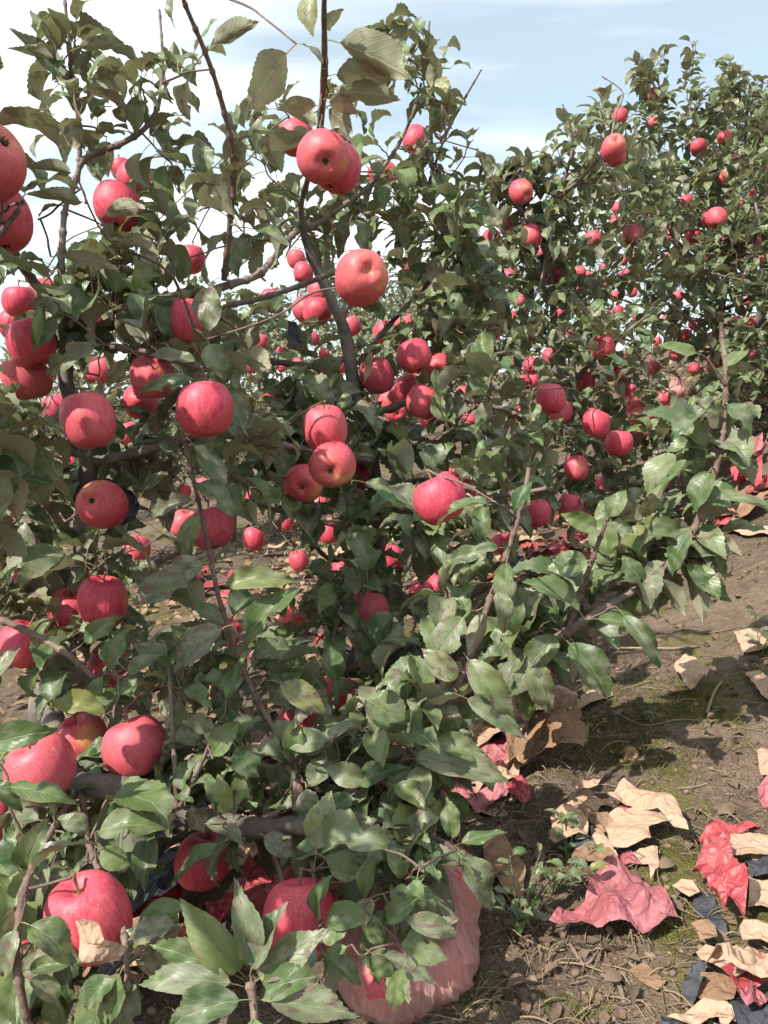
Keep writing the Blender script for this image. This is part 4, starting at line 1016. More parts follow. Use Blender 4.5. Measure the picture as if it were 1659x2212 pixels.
for k in range(5):
    a = 2 * math.pi * k / 5; d = Vector((math.cos(a), math.sin(a), 0)); t = Vector((-math.sin(a), math.cos(a), 0)); i = len(cv)
    cv += [d * .008 + t * .018 + Vector((0, 0, -.36)), d * .008 - t * .018 + Vector((0, 0, -.36)), d * .055 - t * .020 + Vector((0, 0, -.392)), d * .055 + t * .020 + Vector((0, 0, -.392)), d * .05 + Vector((0, 0, -.45)), d * .012 + Vector((0, 0, -.405))]
    cf += [(i, i + 1, i + 2, i + 3), (i + 3, i + 2, i + 4), (i, i + 3, i + 5), (i + 1, i + 5, i + 2), (i + 5, i + 3, i + 4), (i + 5, i + 4, i + 2)]
CALYX = mesh_from('calyx', cv, cf, [M['calyx']])
def apple(pos, size, zaxis, spin, label, group=None, mesh=None, stem=True):
    o = link('apple', mesh or random.choice(AM[:5]))
    q = Vector((0, 0, 1)).rotation_difference(zaxis).to_matrix().to_4x4()
    o.matrix_basis = Matrix.Translation(pos) @ q @ Matrix.Rotation(spin, 4, 'Z') @ Matrix.Diagonal((size, size, size, 1))
    if stem: link('stem', STEM, o)
    link('calyx', CALYX, o)
    tag(o, label, 'apple', group); return o
ANCH = [(253,448,'the bright red apple against the upper left sky'),(698,340,'the large pink apple at the tall shoot'),(828,378,'the pale-cheeked apple by the tall shoot'),(781,600,'the tall apple with shadow patches'),
 (68,742,'the apple under the grey-green leaf'),(190,910,'the big apple before the grey trunk'),(330,815,'the striped pink apple'),(443,886,'the large half-orange apple'),(220,1090,'the apple with the sunken eye'),
 (190,1310,'the touching pair on the left trunk'),(50,1392,'the pale pink left-edge apple'),(293,1615,'the big single apple at lower left'),(195,1985,'the apple with torn paper'),(438,1862,'the large apple low left of centre'),
 (650,1988,'the large apple above the bottom rosette'),(795,1322,'the lone dull red apple'),(730,1492,'the dark red apple at lower centre'),(928,1275,'the joined apple pair'),(718,1004,'the black-eyed apple'),(815,813,'the crimson apple in the cluster'),
 (946,796,'the rightmost apple of the cluster'),(832,720,'the rosy apple over the cluster'),(950,1080,'the broad orange apple'),(458,1142,'the red and orange apple left of centre'),(1325,320,'the pale pink apple on the arching branch'),
 (1410,265,'the topmost apple at right'),(1126,414,'the black-scrapped apple'),(1100,490,'the row of three apples'),(1548,472,'the pinkish far right apple'),(1366,508,'the crimson apple at upper right'),(1107,688,'the small sunlit apple'),
 (1302,750,'the apple behind a narrow leaf'),(1190,862,'the shaded apple under the limb'),(1310,938,'the dark hanging pair'),(1245,1012,'the apple under the long pale leaf'),(1160,1110,'the apple touching the upright shoot'),(1086,1176,'the apple behind the upright shoot'),
 (1638,697,'the sunlit apple at the right edge'),(390,120,'the left dark shoot top'),(1390,880,'the torn red hanging paper'),(1556,740,'the pale plastic bag'),(590,780,'the level branch of the central tree')]
PANCH = [(1255,1510,'the long flat tan strip'),(1370,1800,'the torn paper pile'),(1490,1462,'the lone crumpled tan bag'),(1330,1970,'the large faded red bag'),(1555,1930,'the crumpled bright red bag'),(1590,2115,'the wide wrinkled tan sheet'),
 (1085,1850,'the large brown curled paper'),(850,2090,'the pink plastic bag')] + ANCH
USED = set()
def beside(x, y, what, anchors):
    for (ax, ay, ref) in sorted(anchors, key=lambda a: (a[0] - x) ** 2 + (a[1] - y) ** 2)[:14]:
        dx, dy = x - ax, y - ay; h = '' if abs(dx) < .45 * abs(dy) else ('left' if dx < 0 else 'right'); v = '' if abs(dy) < .45 * abs(dx) else ('above' if dy < 0 else 'below')
        far = math.hypot(dx, dy); near = 'just ' if far < 75 else ('well ' if far > 190 else '')
        w = (v + ' ' + h + ' of' if v and h else v or h + ' of')
        lab = what + ' ' + near + w + ' ' + ref
        if lab not in USED and len(lab.split()) <= 16: USED.add(lab); return lab
    return None
def side_label(x, y, d):
    if y < 620 and x < 1000: return 'small red apple deep among the upper leaves of the left and central trees', 'apples among the upper left leaves'
    if x > 990 and y < 700: return 'tiny red apple speck among the leaves of the upper right trees', 'apples among the upper right leaves'
    if x > 990 and y < 1000: return 'small red apple in the shaded lower leaves of the right-hand trees', 'apples in the lower right leaves'
    if y < 1000: return 'small apple half hidden among mid-height leaves left of the right-hand tree', 'apples half hidden at mid height'
    if y < 1500: return 'small apple peeping through leaves above the ground in the lower middle', 'apples peeping through the lower middle leaves'
    return 'red apple mostly covered by leaves near the bottom of the picture', 'apples covered by the bottom leaves'
for a in APP:
    if a['eye']:
        ex, ey = a['eye']; c = (RT * ex - UPV * ey - FW * math.sqrt(max(0, 1 - ex * ex - ey * ey))).normalized(); z = -c
    else:
        z = (Vector((0, 0, 1)) + Vector((U(-1, 1), U(-.4, .9), 0)) * 0.42).normalized()
    lab, grp = a['lab'], 'apples picked out singly'
    if lab is None:
        lab, grp = side_label(a['x'], a['y'], a['d'])
        lab = beside(a['x'], a['y'], ('tiny' if a['d'] < 30 else 'small' if a['d'] < 52 else 'half-hidden') + ' red apple', ANCH) or lab
    me = AM[5] if (a['x'], a['y']) in ((781, 600), (896, 302)) else None
    # the red cheek faces the sun, the ground colour the shade
    spin = U(0, 6.28) if R() < .35 else math.atan2(-SUN.y, -SUN.x) + U(-.7, .7)
    apple(a['pos'], a['size'], z, spin, lab, grp, me)
    top = a['pos'] + z * a['size'] * 0.62
    best = min(TREES[:8] + BACK, key=lambda t: t.nearest(top)[1]); best.spur(top)
# apples on the far trees
for t, n in [(TD, 14), (TE, 16), (TF, 16)] + [(b_, 9) for b_ in BACK] + [(f, 5) for f in FAR]:
    for k in range(n):
        q = random.choice(t.nodes); q = q + Vector((U(-.03, .03), U(-.2, -.05), U(-.08, -.03)))
        x, y, d = proj(q)
        if not (-40 < x < 1700 and -20 < y < 1300) or q.z < gbase(q.x, q.y) + .15: continue
        if y < 620 and any(inpoly(x, y, s_) for s_ in SKYCLEAR): continue
        far = t in FAR or t in BACK
        lb = beside(x, y, 'tiny background apple' if far else 'tiny far apple', ANCH)
        apple(q, U(.07, .085), (Vector((0, 0, 1)) + Vector((U(-.3, .3), U(-.3, .3), 0))).normalized(), U(0, 6.28),
              lb if lb else 'tiny red apple on a background tree, seen through gaps in the leaves' if far else 'tiny red apple in the leafy far end of the row at right',
              'apples on background trees' if far else 'apples at the far end of the row')
        t.spur(q + Vector((0, 0, .045)))

for t in TREES:
    if t in (TZ, TA, TB): t.finish(300, stuff='HI')
    elif t in (TC,): t.finish(300, stuff='MD')
    elif t in FAR: t.finish(60, stuff='LO', omd=True)
    elif t in BACK: t.finish(150, stuff='LO', omd=True)
    else: t.finish(300, stuff='LO', omd=True)

# ------------------------------------------------------------------ paper bags from the fruit
def sheet(name, outline, mat, zf, step, base, thick=0.0007):
    """outline: 2D points; zf(x, y) -> 3D point"""
    pts = [Vector((a, b_)) for a, b_ in outline]; n = len(pts)
    # densify and tear the outline a little
    dense = []
    for i in range(n):
        a, b_ = pts[i], pts[(i + 1) % n]; L = (b_ - a).length; k = max(1, int(L / step))
        nn = Vector((-(b_ - a).y, (b_ - a).x)) / max(L, 1e-6)
        for j in range(k):
            p = a.lerp(b_, j / k)
            if j: p = p + nn * step * 0.28 * mnoise.noise((p.x * 60, p.y * 60, 5.5))
            dense.append(p)
    m = len(dense)
    x0, x1 = min(p.x for p in dense), max(p.x for p in dense); y0, y1 = min(p.y for p in dense), max(p.y for p in dense)
    inner = []
    poly = [(p.x, p.y) for p in dense]
    yy = y0 + step * .5
    while yy < y1:
        xx = x0 + step * .5
        while xx < x1:
            q = (xx + U(-.25, .25) * step, yy + U(-.25, .25) * step)
            if inpoly(*q, poly): inner.append(Vector(q))
            xx += step
        yy += step
    V, E, F, *_ = delaunay_2d_cdt(dense + inner, [(i, (i + 1) % m) for i in range(m)], [], 1, 1e-6)
    V3 = [zf(v.x, v.y) - base for v in V]
    F = [tuple(f) for f in F]
    me = mesh_from(name, V3, F, [mat], False)
    return me
def folds(rg, n, size, amp):
    L = []
    for k in range(n):
        a = rg.uniform(0, math.pi); L.append((math.cos(a), math.sin(a), rg.uniform(-.5, .5) * size, rg.uniform(.25, .8) * size, rg.uniform(-1, 1.2) * amp))
    return L
def fold_h(L, x, y):
    h = 0
    for (cx, cy, c, w, a) in L:
        t = abs(((cx * x + cy * y - c) / w) % 2 - 1); h += a * t
    return h
PN = [0]
PNAME = {'tan': 'paper_bag', 'red': 'paper_bag', 'pink': 'paper_bag', 'navy': 'paper_bag', 'brown': 'paper_bag'}
def add_solid(o, t=0.0008):
    md = o.modifiers.new('thickness', 'SOLIDIFY'); md.thickness = t; md.offset = 0
def ground_paper(outline, mat, label, group=None, lift=0.004, amp=0.012, nf=6, px=True, step=0.009):
    rg = random.Random(100 + PN[0]); PN[0] += 1
    pts = [G(x, y, lift + amp * .9) for x, y in outline] if px else [Vector((x, y, gz(x, y))) for x, y in outline]
    c = sum(pts, Vector()) / len(pts); base = Vector((c.x, c.y, gz(c.x, c.y)))
    size = max((p - c).length for p in pts); L = folds(rg, nf, size, amp); L2 = folds(rg, nf, size * .35, amp * .28); k = rg.uniform(0, 50)
    def zf(x, y):
        h = fold_h(L, x - c.x, y - c.y) + fold_h(L2, x - c.x, y - c.y) + 0.003 * mnoise.noise((x * 22 + k, y * 22, 1)) + 0.35 * amp * mnoise.noise((x * 60 + k, y * 60, 4))
        g = 0.5 * gbase(x, y) + 0.5 * gz(x, y)
        return Vector((x, y, g + lift + max(0.0, h + amp * .5) + 0.003))
    me = sheet('paper_bag', [(p.x, p.y) for p in pts], M[mat], zf, step, base)
    o = link('paper_bag', me); o.location = base; add_solid(o)
    return tag(o, label, 'paper bag', group)
gp = ground_paper
gp([(1185,2018),(1205,1998),(1262,1975),(1275,1930),(1300,1895),(1400,1918),(1470,2000),(1400,2030),(1300,2035),(1230,2030)], 'pink', 'large flattened faded red paper bag on dark soil, bottom right', lift=.006, amp=.014, nf=8, step=.007)
gp([(1296,1782),(1390,1740),(1428,1752),(1470,1780),(1400,1800),(1405,1835),(1320,1850)], 'tan', 'square tan paper panel on top of the torn paper pile at right', lift=.022, amp=.006, nf=4, step=.007)
gp([(1310,1735),(1345,1705),(1430,1715),(1465,1740),(1488,1790),(1455,1785),(1420,1758),(1372,1742)], 'tan', 'curled tan paper strip at the back of the torn paper pile', lift=.02, amp=.016, nf=5, step=.007)
gp([(1200,1770),(1240,1765),(1300,1800),(1340,1870),(1385,1905),(1380,1922),(1320,1895),(1275,1850),(1240,1800)], 'tan', 'long twisted tan paper strip in front of the torn paper pile', lift=.012, amp=.012, step=.007)
gp([(1345,1850),(1420,1836),(1424,1880),(1405,1900),(1398,1870),(1360,1872)], 'tan', 'small torn tan flap hanging off the front of the paper pile', lift=.012, amp=.008, step=.006)
gp([(1330,1862),(1360,1852),(1385,1880),(1350,1886)], 'pink', 'small pale pink paper scrap under the torn paper pile', lift=.008, amp=.004, step=.006)
gp([(1338,1752),(1380,1735),(1405,1748),(1380,1768),(1350,1772)], 'red', 'dark red paper scrap showing in the middle of the torn pile', lift=.016, amp=.008, step=.006)
gp([(1510,1800),(1555,1762),(1645,1780),(1640,1800),(1565,1790),(1575,1830),(1540,1850)], 'red', 'red paper sheet running under a tan square, lower right', lift=.012, amp=.012, step=.007)
gp([(1495,1890),(1520,1850),(1560,1835),(1590,1880),(1612,1960),(1605,2000),(1570,1980),(1560,2010),(1530,1960)], 'red', 'crumpled bright red paper bag at the right, below the tan square', lift=.016, amp=.022, nf=9, step=.007)
gp([(1558,1800),(1690,1800),(1690,1838),(1600,1858),(1572,1850)], 'tan', 'tan paper square lying on red paper at the right frame edge', lift=.026, amp=.006, nf=3, step=.007)
gp([(1618,1908),(1640,1898),(1700,1915),(1700,1980),(1615,1965)], 'tan', 'creased tan paper panel at the right edge beside the crumpled red bag', lift=.012, amp=.01, step=.007)
gp([(1488,1915),(1530,1930),(1560,1990),(1572,2020),(1566,2070),(1530,2030),(1500,1970)], 'navy', 'dark slate paper strip left under the crumpled red bag', lift=.006, amp=.008, step=.007)
gp([(1608,1870),(1690,1860),(1690,1895),(1620,1900)], 'navy', 'dark slate paper strip between two tan sheets at the right edge', lift=.010, amp=.008, step=.007)
gp([(1522,2105),(1600,2085),(1700,2060),(1700,2150),(1640,2165),(1560,2150)], 'tan', 'wide wrinkled tan paper sheet in the bottom right corner', lift=.018, amp=.016, nf=8, step=.007)
gp([(1470,2170),(1490,2110),(1522,2098),(1525,2150),(1495,2185)], 'navy', 'dark slate paper at the left of the bottom right tan sheet', lift=.008, amp=.01, step=.007)
gp([(1578,2158),(1620,2145),(1660,2150),(1625,2190)], 'pink', 'small crumpled pink paper scrap in the bottom right corner', lift=.018, amp=.016, step=.006)
gp([(1570,2165),(1700,2120),(1700,2230),(1600,2225)], 'navy', 'dark slate paper sheet under the pink scrap, bottom right corner', lift=.008, amp=.010, step=.007)
gp([(1440,2200),(1520,2170),(1580,2185),(1590,2205),(1500,2215)], 'tan', 'narrow tan paper strip at the bottom edge, right of centre', lift=.012, amp=.008, step=.007)
gp([(1425,2212),(1465,2195),(1490,2235),(1430,2240)], 'navy', 'dark slate paper corner cut by the bottom frame edge', lift=.006, amp=.006, step=.007)
gp([(1535,2165),(1570,2160),(1585,2200),(1560,2210)], 'tan', 'small folded tan paper tab near the bottom right corner', lift=.02, amp=.006, step=.006)
gp([(1455,1445),(1480,1425),(1530,1460),(1520,1490),(1490,1500),(1462,1480)], 'tan', 'crumpled tan paper bag alone on the mossy soil, right', lift=.010, amp=.016, nf=7, step=.009)
gp([(1185,1535),(1240,1520),(1318,1472),(1325,1510),(1210,1545)], 'tan', 'long flat tan paper strip under the low right bough', lift=.010, amp=.006, step=.009)
gp([(1625,1705),(1660,1680),(1700,1690),(1700,1745),(1650,1740)], 'pink', 'faded red paper bag cut by the right frame edge at mid ground', lift=.012, amp=.014, step=.008)
gp([(1635,1615),(1700,1590),(1700,1660),(1645,1655)], 'tan', 'pale tan paper cut by the right frame edge above the faded red one', lift=.012, amp=.012, step=.008)
gp([(1585,1375),(1700,1370),(1700,1400),(1605,1410)], 'tan', 'flat tan paper beside the weed at the right frame edge', lift=.008, amp=.008, step=.010)
gp([(1610,1450),(1640,1445),(1700,1500),(1700,1540),(1640,1490)], 'tan', 'tan paper slip at the right edge below the weed', lift=.008, amp=.008, step=.010)
gp([(1215,1540),(1260,1535),(1240,1560)], 'navy', 'small dark paper scrap beside the long flat tan strip', lift=.008, amp=.008, step=.008)
gp([(1565,1140),(1600,1128),(1700,1140),(1700,1160),(1600,1155)], 'tan', 'tan paper bag lying at the foot of the bank, right edge', lift=.012, amp=.014, step=.012)
gp([(1040,1790),(1080,1780),(1135,1860),(1130,1925),(1090,1915),(1050,1860)], 'brown', 'large brown curled paper piece right of the lowest leaves', lift=.02, amp=.02, step=.008)
gp([(1360,2090),(1390,2075),(1440,2120),(1420,2140),(1385,2120)], 'brown', 'small soil-stained paper scrap on dark ground near the bottom', lift=.004, amp=.004, step=.008)
gp([(1040,1540),(1090,1500),(1130,1530),(1150,1600),(1120,1640),(1075,1600)], 'tan', 'crumpled tan paper bag at the front of the heap under the low bough', lift=.03, amp=.03, nf=9, step=.009)
gp([(1145,1590),(1175,1560),(1208,1570),(1180,1612),(1150,1615)], 'red', 'glossy red paper at the right end of the heap under the low bough', lift=.02, amp=.02, nf=7, step=.009)
gp([(1085,1600),(1130,1600),(1140,1680),(1100,1700)], 'brown', 'brown torn paper in front of the heap under the low bough', lift=.015, amp=.02, step=.009)
gp([(1080,1700),(1130,1705),(1150,1735),(1100,1740)], 'red', 'red paper scrap below the heap, beside glossy leaves', lift=.012, amp=.014, step=.009)
gp([(1575,1015),(1600,1005),(1645,1012),(1650,1040),(1590,1040)], 'red', 'dark red paper heap on the bank at the right, shaded', lift=.05, amp=.05, nf=8, step=.02)
gp([(1610,965),(1635,955),(1655,975),(1620,985)], 'pink', 'pinkish red paper bag higher on the bank at the right', lift=.03, amp=.04, nf=7, step=.02)
# litter of the same bags lying under the trees
prg = random.Random(5)
def litter(x0, x1, y0, y1, n, weights, label, group, amp=.02, size=(.07, .17)):
    for k in range(n):
        c = G(prg.uniform(x0, x1), prg.uniform(y0, y1))
        ang = prg.uniform(0, 6.28); L = prg.uniform(*size); Wd = L * prg.uniform(.45, .95)
        q = []
        for (a, b_) in ((-.5, -.5), (.1, -.55), (.5, -.4), (.55, .1), (.4, .5), (-.1, .45), (-.5, .4)):
            a *= L * prg.uniform(.75, 1.15); b_ *= Wd * prg.uniform(.7, 1.2)
            q.append((c.x + a * math.cos(ang) - b_ * math.sin(ang), c.y + a * math.sin(ang) + b_ * math.cos(ang)))
        m = prg.choices(['tan', 'red', 'navy', 'brown', 'pink'], weights)[0]
        d = (c - CAM).length
        colr = {'tan': 'tan', 'red': 'red', 'navy': 'dark slate', 'brown': 'brown', 'pink': 'faded red'}[m]
        pxl, pyl, _ = proj(c); bl = beside(pxl, pyl, colr + (' paper scrap' if L < .11 else ' crumpled paper'), PANCH)
        ground_paper(q, m, bl or label % colr, group + ' (' + colr + ')', prg.uniform(.004, .035), amp, 6, False, max(.011, .007 * d))
litter(960, 1190, 1500, 1720, 20, (5, 1.5, .3, 4, 1), '%s crumpled paper in the heap under the low right bough', 'papers heaped under the low right bough', .03)
litter(1010, 1140, 1600, 1770, 9, (5, 1, 0, 4, 1), '%s paper in the shade beside the lowest leaves', 'papers beside the lowest leaves', .018, (.06, .12))
litter(660, 940, 1120, 1260, 18, (5, 3, 0, 2, 1), '%s paper scrap on the ground below the central tree', 'papers below the central tree')
litter(1040, 1450, 1090, 1270, 44, (4, 5, 1, 3, 2), '%s torn paper on the littered ground below the right-hand tree', 'papers below the right-hand tree', .03)
litter(330, 640, 1180, 1420, 14, (3, 3, 0, 2, 1), '%s paper scrap on sunlit ground behind the thin slanting shoot', 'papers behind the slanting shoot')
litter(560, 1000, 1400, 1760, 26, (5, 3, 1, 3, 1), '%s paper scrap among the leaves in the lower middle', 'papers in the lower middle')
litter(230, 560, 1720, 2150, 16, (5, 1, 2, 3, 0), '%s paper on the ground under the lower left leaves', 'papers under the lower left leaves')
litter(1560, 1659, 1040, 1180, 7, (5, 2, 0, 2, 1), '%s paper at the foot of the bank by the right edge', 'papers at the foot of the bank', .02)
litter(1380, 1650, 800, 960, 22, (4, 3, 1, 3, 1), '%s paper scrap on the far bank at right', 'papers on the far bank', .04)
litter(1180, 1290, 1740, 1900, 6, (2, 1, 1, 4, 0), '%s paper bit under leaves left of the torn pile', 'papers left of the torn pile', .012, (.04, .08))
litter(1440, 1659, 1860, 2212, 7, (4, 1, 0, 3, 0), '%s small paper bit among the bottom right scraps', 'bits among the bottom right scraps', .006, (.025, .055))

def hung_paper(outline, depth, mat, label, bulge=0.02, seed=1, group=None):
    rg = random.Random(seed)
    pts = [((x - CX) / FPX * depth, (CY - y) / FPX * depth) for x, y in outline]
    cx = sum(p[0] for p in pts) / len(pts); cy = sum(p[1] for p in pts) / len(pts)
    size = max(math.hypot(p[0] - cx, p[1] - cy) for p in pts); L = folds(rg, 6, size, bulge * .5)
    base = CAM + FW * depth + RT * cx + UPV * cy
    def zf(a, b_):
        h = fold_h(L, a - cx, b_ - cy) + bulge * mnoise.noise((a * 25 + seed, b_ * 25, 2)) + bulge * 1.5 * ((a - cx) / size) ** 2
        return CAM + FW * (depth + h) + RT * a + UPV * b_
    o = link('paper_bag', sheet('paper_bag', pts, M[mat], zf, max(.006, size / 14), base)); o.location = base; add_solid(o)
    return tag(o, label, 'paper bag', group)
hung_paper([(1355,830),(1372,850),(1400,880),(1428,905),(1410,920),(1395,945),(1370,935),(1352,895)], 2.75, 'red', 'torn red paper bag hanging from the right-hand tree over the ground', .02, 3)
hung_paper([(1425,860),(1450,865),(1458,905),(1430,905)], 2.9, 'red', 'second piece of red paper hanging right beside the torn red bag', .02, 4)
hung_paper([(1330,790),(1350,800),(1370,840),(1330,850),(1300,845),(1310,815)], 3.0, 'red', 'crumpled red paper caught in the branch above the torn red bag', .03, 5)
hung_paper([(1098,392),(1108,378),(1118,380),(1122,392),(1108,404),(1100,418)], 2.80, 'navy', 'black paper scrap stuck on the topmost apple of the right-hand tree', .012, 6)
hung_paper([(258,1048),(285,1060),(303,1090),(300,1120),(270,1135),(248,1130),(262,1095)], 1.37, 'navy', 'black torn paper hanging behind the apple on the left trunk', .02, 7)
hung_paper([(620,690),(640,695),(655,735),(645,750),(625,745)], 1.75, 'navy', 'small black paper scrap hanging under the small apple pair', .012, 8)
hung_paper([(150,2008),(178,1990),(205,2000),(225,2030),(262,2068),(250,2090),(180,2075),(165,2040)], .80, 'tan', 'torn tan paper clinging to the large apple at bottom left', .012, 9)
hung_paper([(790,775),(800,755),(808,770),(803,800),(785,830)], 1.78, 'brown', 'dry tan paper strip on the left of the dense apple cluster', .008, 10)

# ------------------------------------------------------------------ plastic bags of picked apples
def bag(base, rx, ry, h, label, lean=(0, 0), seed=0, napp=10, applab='', nrows=60, seg=220):
    rg = random.Random(seed); placed = []; tries = 0
    while len(placed) < napp and tries < 6000:
        tries += 1; s_ = rg.uniform(.078, .09)
        q = Vector((rg.uniform(-1, 1) * rx, rg.uniform(-1, 1) * ry, s_ * .5 + .006 + rg.random() * (h * .86 - s_)))
        k = 1 - .22 * (q.z / h)
        if (q.x / max(.01, rx * k - s_ * .5)) ** 2 + (q.y / max(.01, ry * k - s_ * .5)) ** 2 > 1: continue
        if any((q - p).length < (s_ + s2) * .46 for p, s2 in placed): continue
        placed.append((q, s_))
    for q, s_ in placed:
        z = Vector((rg.uniform(-1, 1), rg.uniform(-1, 1), rg.uniform(-1, 1))).normalized()
        apple(base + q, s_, z, rg.uniform(0, 6), applab, 'apples inside: ' + label[:30], stem=False)
    ztop = max(q.z + s_ * .5 for q, s_ in placed) + .004
    V, F, UVs = [], [], []; ph = [rg.uniform(0, 6) for _ in range(6)]
    RA = np.full((nrows + 1, seg), .03)
    for i in range(nrows + 1):
        z = i / nrows * h * 1.12; zc = min(z, ztop - .02)
        for k in range(seg):
            a = 2 * math.pi * k / seg; dx, dy = math.cos(a), math.sin(a)
            for q, s_ in placed:
                R_ = s_ * .545 + .004; dz = abs(zc - q.z)
                if dz < R_ * 1.25: RA[i, k] = max(RA[i, k], q.x * dx + q.y * dy + math.sqrt(max(R_ * R_ - dz * dz, (R_ * .25) ** 2)))
    for _ in range(6):      # the film bridges the hollows between the fruit
        RB = (np.roll(RA, 1, 1) + np.roll(RA, -1, 1) + np.vstack([RA[:1], RA[:-1]]) + np.vstack([RA[1:], RA[-1:]])) / 4
        RA = np.maximum(RA * .998, RB)
    for i in range(nrows + 1):
        v = i / nrows; z = v * h * 1.12; t = ss(ztop - .03, h * 1.12, z)
        for k in range(seg):
            a = 2 * math.pi * k / seg; d = Vector((math.cos(a), math.sin(a), 0)); r = RA[i, k]
            r *= 1 + .05 * abs(mnoise.noise((d.x * 6 + v * 3 + seed, d.y * 6, v * 4))) + .03 * abs(mnoise.noise((d.x * 14 + v * 6, d.y * 14 + seed, v * 9)))
            nz = 2.2 * mnoise.noise((d.x * 2.3 + seed, d.y * 2.3, v * 2.1)); r *= 1.015 + .07 * (.35 + .65 * v) * (1 - abs(math.sin(4.5 * a + 2.6 * v + 2 * nz))) ** 4 + .05 * (1 - abs(math.sin(7.5 * a - 3.5 * v + 3 * nz))) ** 5
            r = r * (1 - t) + t * .022 * (1 + .5 * math.sin(11 * a + ph[1]) + .9 * ss(.8, 1, t))
            r *= 1 + .10 * math.sin(math.pi * t) * math.sin(13 * a + ph[2])
            if i == 0: r *= .8
            V.append((r * d.x + lean[0] * v ** 1.5, r * d.y + lean[1] * v ** 1.5, z)); UVs.append((k / seg, v))
    for i in range(nrows):
        for k in range(seg): F.append((i * seg + k, i * seg + (k + 1) % seg, (i + 1) * seg + (k + 1) % seg, (i + 1) * seg + k))
    F.append(tuple(range(seg))[::-1])
    o = link('plastic_bag', mesh_from('plastic_bag', V, F, [M['plastic']], True, UVs)); o.location = base
    return tag(o, label, 'plastic bag', 'plastic bags of picked apples')
gb = G(845, 2300); bb = Vector((0.022, 0.945, 0)); bb.z = gz(bb.x, bb.y) - .005
bag(bb, .14, .125, .185, 'pinkish see-through plastic bag full of apples at the bottom centre', (.0, .05), 5, 22, 'apple packed inside the see-through plastic bag at the bottom centre')
b2 = G(1556, 800); 
bag(b2 + Vector((0, 0, -.01)), .11, .11, .30, 'pale plastic bag of apples standing on the bank, far right', (0, .03), 2, 9, 'apple inside the pale plastic bag on the far right bank', 24, 60)
b3 = G(1455, 872)
bag(b3 + Vector((0, 0, -.01)), .12, .10, .17, 'pink plastic bag of apples slumped under the right-hand tree', (.02, .0), 3, 6, 'apple inside the slumped pink bag under the right-hand tree', 24, 60)

# ------------------------------------------------------------------ ground litter
lr = random.Random(21)
def scatter_pt(near=True):
    if lr.random() < .7:
        return G(lr.uniform(950, 1680), lr.uniform(1150, 2230))
    return G(lr.uniform(0, 1400), lr.uniform(1150, 2150))
VV, FF, RR = [], [], []
for k in range(1300):   # dry grass stalks and fine roots
    c = scatter_pt(); a = lr.uniform(0, 6.28); L = lr.choice((.015, .025, .04, .07)) * lr.uniform(.6, 1.5); w = lr.uniform(.0004, .0011); bend = lr.uniform(-1.2, 1.2)
    n = 5; i0 = len(VV); x, y = c.x, c.y
    lift0 = lr.uniform(0.0, .006); arch = lr.uniform(0, .012)
    for j in range(n):
        t = j / (n - 1); z = gz(x, y) + .001 + lift0 + arch * math.sin(math.pi * t)
        nx_, ny_ = -math.sin(a), math.cos(a)
        VV += [(x + nx_ * w, y + ny_ * w, z), (x - nx_ * w, y - ny_ * w, z), (x, y, z + w * 1.6)]; RR += [k * .618 % 1] * 3
        if j:
            b0 = i0 + (j - 1) * 3
            for e in range(3): FF.append((b0 + e, b0 + (e + 1) % 3, b0 + 3 + (e + 1) % 3, b0 + 3 + e))
        x += math.cos(a) * L / n; y += math.sin(a) * L / n; a += bend / n
o = link('dry_stalks', mesh_from('dry_stalks', VV, np.array(FF), [M['straw']], True, None, RR)); o['kind'] = 'stuff'
tag(o, 'fine dry grass stalks and roots strewn over the soil', 'dry grass')
VV, FF, RR = [], [], []
for k in range(550):   # crumbled dead leaves
    c = scatter_pt(); a = lr.uniform(0, 6.28); s = lr.uniform(.004, .014); i0 = len(VV)
    pitch = lr.uniform(-.6, .6); roll = lr.uniform(-.6, .6); n = lr.randint(5, 7)
    Rm = Matrix.Rotation(a, 3, 'Z') @ Matrix.Rotation(pitch, 3, 'X') @ Matrix.Rotation(roll, 3, 'Y')
    cz = Vector((c.x, c.y, c.z + s * .30 + .001))
    VV.append(cz + Rm @ Vector((0, 0, -s * .25))); RR.append(k * .618 % 1)
    for j in range(n):
        t = 6.2832 * j / n; r = s * lr.uniform(.5, 1.2)
        VV.append(cz + Rm @ Vector((r * math.cos(t) * .65, r * math.sin(t), lr.uniform(-.1, .35) * s))); RR.append(k * .618 % 1)
    for j in range(n): FF.append((i0, i0 + 1 + j, i0 + 1 + (j + 1) % n))
o = link('dead_leaf_litter', mesh_from('dead_leaf_litter', VV, np.array(FF), [M['dead']], False, None, RR)); o['kind'] = 'stuff'
tag(o, 'crumbled brown dead leaf bits lying on the soil', 'leaf litter')
VV, FF, RR = [], [], []
ICO = [(0, 0, 1), (.894, 0, .447), (.276, .851, .447), (-.724, .526, .447), (-.724, -.526, .447), (.276, -.851, .447), (.724, .526, -.447), (-.276, .851, -.447), (-.894, 0, -.447), (-.276, -.851, -.447), (.724, -.526, -.447), (0, 0, -1)]
ICF = [(0,1,2),(0,2,3),(0,3,4),(0,4,5),(0,5,1),(1,6,2),(2,7,3),(3,8,4),(4,9,5),(5,10,1),(6,7,2),(7,8,3),(8,9,4),(9,10,5),(10,6,1),(11,7,6),(11,8,7),(11,9,8),(11,10,9),(11,6,10)]
